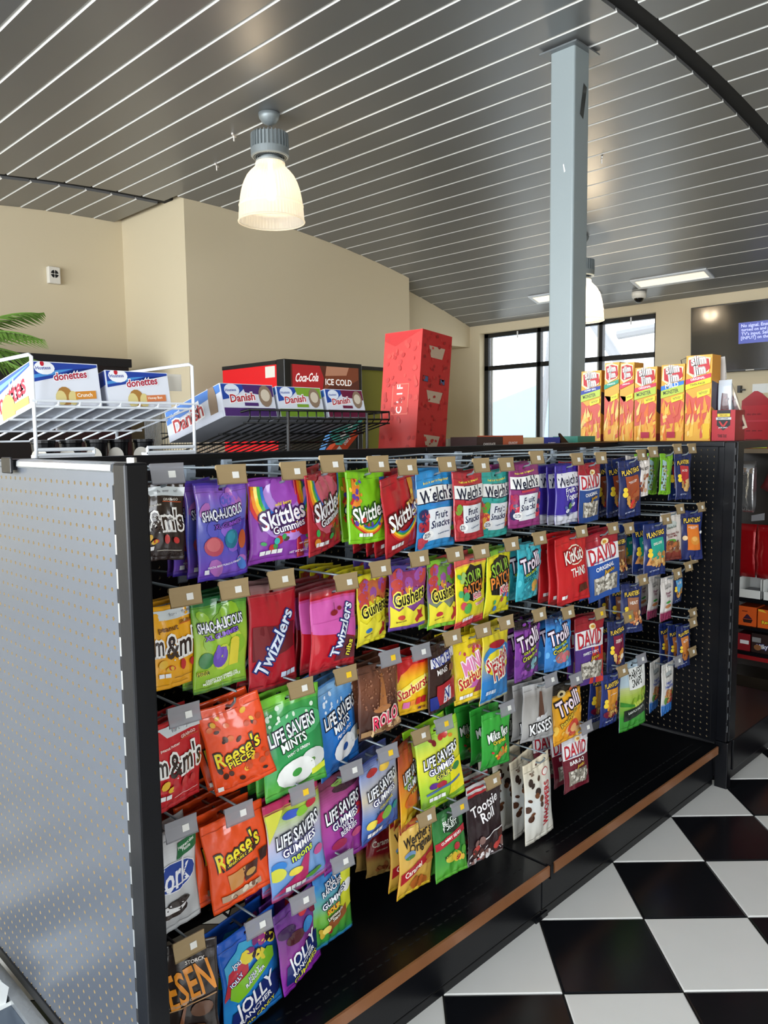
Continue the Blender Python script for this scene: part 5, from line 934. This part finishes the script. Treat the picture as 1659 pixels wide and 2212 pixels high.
lump('snack_bag', SIL, 'crinkled silver foil bag hanging on the counter rack', 'bag', 2.73, .285, 1.0, .05, .06, .26, 3)
lump('snack_bag', RED, 'glossy red bag on the counter rack, lower left one', 'bag', 2.77, .30, .66, .05, .10, .275, 5)
lump('snack_bag', RED, 'glossy red bag on the counter rack, cut by the photo edge', 'bag', 2.77, .19, .66, .05, .11, .275, 9)
o = lump('padded_chair_back', mat('maroon_vinyl', (.42,.08,.12), .4), 'maroon padded chair back seen behind the silver foil bag', 'chair', 2.845, .16, 1.06, .05, .24, .22, 7); o.rotation_euler = (.5, 0, 0)
o = MB().prism([(.20,1.0),(.262,.985),(.262,.955),(.2,.965)], 0, 2.715, 2.72).obj('label_holder', HOLD_C); tag(o, 'clear label holder above the red bags on the counter rack', 'holder')
for i, (a, b) in enumerate(((.215,.325), (.09,.205))):
    o = MB().box(2.75,a,.549,2.90,b,.552).box(2.75,a,.549,2.753,b,.595).box(2.897,a,.549,2.90,b,.66).box(2.75,b-.003,.549,2.9,b,.655).box(2.75,a,.549,2.9,a+.003,.655).obj('card_tray', wc)
    tag(o, 'white open tray of flat packets on the counter shelf, '+('left' if i == 0 else 'right'), 'tray', 'white trays')
    for k in range(3):
        p = MB().box(2.76,a+.008,.553+k*.012,2.885,b-.008,.561+k*.012).obj('packet', mat('grey_packet', (.55,.58,.6), .5)); p.rotation_euler = (0, 0, 0)
        tag(p, 'flat grey packet in the %s white tray, %s in its pile' % (('left' if i == 0 else 'right'), ('lowest', 'middle', 'topmost')[k]), 'packet', 'flat packets')
turned('candy_carton', 'orange counter carton with a dark cup picture', 2.755, .235, .325, .404, .505, .12, ('c04a14','d85a1c','a03a10'), [('P', [(.3,.16),(.72,.16),(.8,.34),(.24,.34)], '2a1414'), ('P', [(.26,.36),(.78,.36),(.54,.6),(.46,.6)], '3a1c34'), ('R', .2, .72, .5, .78, '8a2a0c')], None)
turned('candy_carton', 'orange counter carton with yellow script cut by the photo edge', 2.755, .115, .228, .404, .50, .12, ('c04a14','e0641c','a03a10'), [('T', "Reese's", .52, .36, .7, 'f0d82a', '2a1414', 8, .1), ('P', [(0,.9),(.4,.84),(.2,1),(0,1)], 'e8b83a')], None)
turned('candy_carton', 'dark red candy carton with a white slot, lowest shelf', 2.755, .262, .325, .271, .36, .12, ('6a1018','8a1620','4a0c10'), [('R', .2, .4, .9, .62, 'e8e8ea')], None)
turned('candy_carton', 'dark brown candy carton with white lettering, lowest shelf', 2.755, .10, .255, .271, .37, .12, ('2a1c1a','2a1a18','1c1210'), [('T', 'Milky Way', .55, .35, .8, 'f4f4f4', '2a3a8a', 6, .1, 1.2), ('E', .2, .28, .12, .1, '8a5a34'), ('R', .02, .55, .3, .8, '8a8a8a')], None)

# ---------------------------------------------------------------- coolers and wall items at the back
RP = mat('red_cooler_paint', (.83,.075,.10), .45, bump=.05, bscale=90); BP = mat('black_cooler_plastic', (.085,.085,.09), .35)
t = empty('drinks_cooler', 'red and black upright drinks cooler with lit header panel', 'cooler', (2.69, 3.9, 0))
b = MB().box(-.395,-.30,.05,.395,.42,1.955); b.obj('cabinet', RP, t)
MB().box(-.40,-.30,1.955,.40,.42,1.985).obj('cabinet_top', BP, t)
f = MB().box(-.40,-.40,1.72,.40,-.30,1.99).box(-.40,-.40,0,-.35,-.30,1.72).box(.35,-.40,0,.40,-.30,1.72).box(-.35,-.40,0,.35,-.30,.12); o = f.obj('front_frame', BP, t); bevel(o, .006)
HD = mat('lit_header', 'ffffff', .25, attr=True)
nt = HD.node_tree; bs = nt.nodes['Principled BSDF']; at = [n for n in nt.nodes if n.type == 'ATTRIBUTE'][0]; nt.links.new(at.outputs['Color'], bs.inputs['Emission Color']); bs.inputs['Emission Strength'].default_value = .45
h = MB().box(-.34,-.405,1.765,.36,-.40,1.955, lin('4a2018')); art([('P', [(0,0),(.44,0),(.46,.5),(.4,1),(0,1)], '9a1c22'), ('P', [(.46,0),(.6,.3),(.8,.2),(1,.5),(1,1),(.5,1)], '6a3420'), ('P', [(.48,.6),(.8,.66),(.84,1),(.5,1)], 'a07058'), ('T', 'Coca-Cola', .24, .5, .36, 'f6f0ee', None, 3, .3, 1.7), ('T', 'ICE COLD', .7, .36, .44, 'ece6e2', None, 0, 0, 1.05)], .70, .19, lambda u, v, e: (-.34+.70*u, -.4055-e, 1.765+.19*v), h, mx=9, de=.0003)
h.obj('header_panel', HD, t, fix=False)
MB().box(-.35,-.385,.12,.35,-.37,1.70).obj('door_glass', mat('dark_cooler_glass', (.05,.055,.06), .08), t); MB().box(.30,-.40,1.73,.33,-.403,1.74).obj('door_badge', WPL, t)
MB().box(-.398,-.28,1.86,-.396,-.16,1.945).obj('white_sticker', WPL, t)
t = empty('drinks_cooler', 'olive yellow topped cooler right of the red cooler', 'cooler', (3.5, 3.95, 0))
MB().box(-.33,-.33,0,.4,.40,1.96).obj('cabinet', mat('yellow_cooler', (.50,.49,.12), .5), t); MB().box(-.35,-.35,1.96,.42,.42,1.99).box(-.36,-.36,0,-.33,-.33,1.96).obj('frame', BP, t)
t = empty('drinks_cooler', 'long black topped cabinet along the left beige wall', 'cooler', (1.1, 5.6, 0)); MB().box(-1.3,-.3,0,.88,.5,2.03).obj('cabinet', BP, t); MB().box(-1.32,-.32,2.03,.90,.5,2.10).obj('top', VOID, t)
t = empty('wall_sign', 'small red and white fire extinguisher sign on beige wall', 'sign', (2.62, 4.995, 1.73))
s = MB().box(-.055,-.004,-.12,.055,0,.12, lin('e8e4e0')); art([('R', .1, .04, .9, .96, 'b02430'), ('P', [(.3,.9),(.7,.9),(.5,.78)], 'f0ecea'), ('T', 'FIRE', .5, .62, .6, 'f0ecea', None), ('R', .35, .12, .65, .5, 'f0ecea'), ('R', .42, .5, .58, .56, 'f0ecea')], .11, .24, lambda u, v, e: (-.055+.11*u, -.0042-e, -.12+.24*v), s, mx=9)
s.obj('sign_plate', CARD, t, fix=False)
# television
t = empty('television', 'wide black wall television showing a blue no signal box', 'television', (6.65, 1.72, 2.33)); t.rotation_euler = (0, math.radians(-3), 0)
SCRM = mat('dark_glossy_screen', (.02,.022,.025), .12, 0, .6)
o = MB().box(-.03,-.60,-.335,.03,.60,.335).obj('bezel', mat('black_tv_bezel', (.03,.03,.03), .3), t); bevel(o, .005)
MB().box(-.0325,-.588,-.315,-.030,.588,.322).obj('screen', SCRM, t)
BL = mat('blue_message', 'ffffff', .3, attr=True); nt = BL.node_tree; at = [n for n in nt.nodes if n.type == 'ATTRIBUTE'][0]; nt.links.new(at.outputs['Color'], nt.nodes['Principled BSDF'].inputs['Emission Color']); nt.nodes['Principled BSDF'].inputs['Emission Strength'].default_value = .8
m = MB(); art([('R', 0, 0, 1, 1, '34408c'), ('T', 'No signal. Ensure the source is', .43, .82, .8, 'a8b0e8', None), ('T', 'turned on and properly connected.', .455, .63, .85, 'a8b0e8', None), ('T', "TV's input. Select the source with", .46, .44, .86, 'a8b0e8', None), ('T', '[INPUT] on the remote control', .42, .25, .78, 'a8b0e8', None)], .74, .205, lambda u, v, e: (-.0328-e, .13-.74*u, -.07+.205*v), m, mx=9)
m.obj('message_box', BL, t, fix=False)
MB().box(-.036,-.03,-.33,-.031,.05,-.322).obj('brand_badge', WPL, t)
MB().tube([(.0,.60,-.25),(.0,.66,-.16),(.01,.72,-.18),(.02,.69,-.30)], .004, 6).obj('cable', BW, t); MB().box(-.02,.59,-.28,.02,.63,-.16).obj('stick_dongle', BW, t)
MB().box(.03,-.2,-.13,.075,.2,.13).obj('mount_plate', BW, t)
o = MB().box(6.745,1.55,1.78,6.749,1.74,1.87).obj('paper_notice', wc); tag(o, 'white paper notice taped to the wall below the television', 'notice')
o = MB().box(6.70,1.84,1.79,6.75,1.87,1.86).box(6.71,1.80,1.81,6.73,1.84,1.825).obj('coat_hook', BW); tag(o, 'small black knob bracket on the wall under the television', 'bracket')
# palm
t = empty('potted_palm', 'green potted palm with long drooping fronds, left edge', 'plant', (-.16, 3.0, 0))
PG = mat('palm_green', (.36,.50,.17), .6, var=.3, vscale=8)
MB().lathe([(0,0),(.14,0),(.18,.34),(.19,.36),(.165,.36),(.16,.33),(0,.33)], 28).obj('pot', mat('dark_pot', (.15,.13,.12), .5), t)
for k, (az, el, L) in enumerate(((-.95, .50, .52), (-.35, .22, .50), (-.75, -.02, .55), (.5, .7, .5), (2.2, .7, .55), (3.6, .6, .5), (-2.0, .8, .4), (-.5, .9, .5))):
    st = MB(); pts = []; n_ = 10
    for i in range(n_+1):
        s = i/n_; pts.append(Vector((math.cos(az)*L*s*math.cos(el*.6), math.sin(az)*L*s*math.cos(el*.6), 1.86+L*s*math.sin(el)-.22*L*s*s*2)))
    st.tube([(0,0,.33), (0,0,1.3)]+pts, .005, 6); fo = st.obj('frond_stem', PG, t); lf = MB()
    for i in range(3, n_*2+3):
        s = min(1, i/(n_*2+2)); j = min(int(s*n_), n_-1); p = pts[j].lerp(pts[j+1], s*n_-j); d = (pts[j+1]-pts[j]).normalized(); sd_ = d.cross(Vector((0,0,1))).normalized()
        for sg in (-1, 1):
            l = .21*math.sin(PI*min(1, s*.8+.15)); e = p+(d*.75+sd_*sg*.8).normalized()*l+Vector((0,0,-.35*l)); m_ = p.lerp(e, .45)+Vector((0,0,.012)); q = d.cross((e-p)).normalized().cross((e-p).normalized())*.008
            lf.add([p, m_-q, e, m_+q], [(0,1,2,3)])
    o = lf.obj('leaflets', PG, fo, fix=False); o['kind'] = 'stuff'
# outside, beyond the window
PW = mat('pale_steel_tube', (.56,.57,.59), .6); TB = mat('pale_blue_tarp', (.52,.66,.78), .7)
o = MB().box(7.2,-15,-.2,60,25,-.1).obj('pavement', mat('pale_pavement', (.8,.8,.78), .8)); struct(o)
t = empty('canopy_frame', 'pale tubular canopy frame standing outside the far window', 'canopy', (11, 6, -.1))
f = MB(); f.tube([(0,-2.4,0),(0,0.1,3.6),(0,1.2,4.6)], .09, 10).tube([(1.5,2.2,0),(0.6,1.2,3.4),(0,.4,4.6)], .08, 10).tube([(0,-4,3.9),(0,3.5,3.4)], .05, 8).tube([(0,-4,3.4),(0,-.5,3.15)], .08, 8); f.obj('tubes', PW, t)
MB().box(.6,1.0,3.1,.9,1.25,4.0).box(.55,.9,3.9,.95,1.35,4.1).obj('fitting', PW, t)
t = empty('tent_canopy', 'pale blue tent canopy low outside the far window', 'tent', (16, 10.5, -.1))
MB().add([(-2,-3,1.4),(2,-3,1.4),(2,3,1.4),(-2,3,1.4),(0,0,2.75)], [(0,1,4),(1,2,4),(2,3,4),(3,0,4),(3,2,1,0)]).obj('roof', TB, t)
f = MB()
for x in (-1.9, 1.9):
    for y in (-2.9, 2.9): f.box(x-.04,y-.04,0,x+.04,y+.04,1.42)
f.obj('legs', PW, t); MB().box(-2,-3,0,-1.95,3,1.4).obj('side_sheet', TB, t)
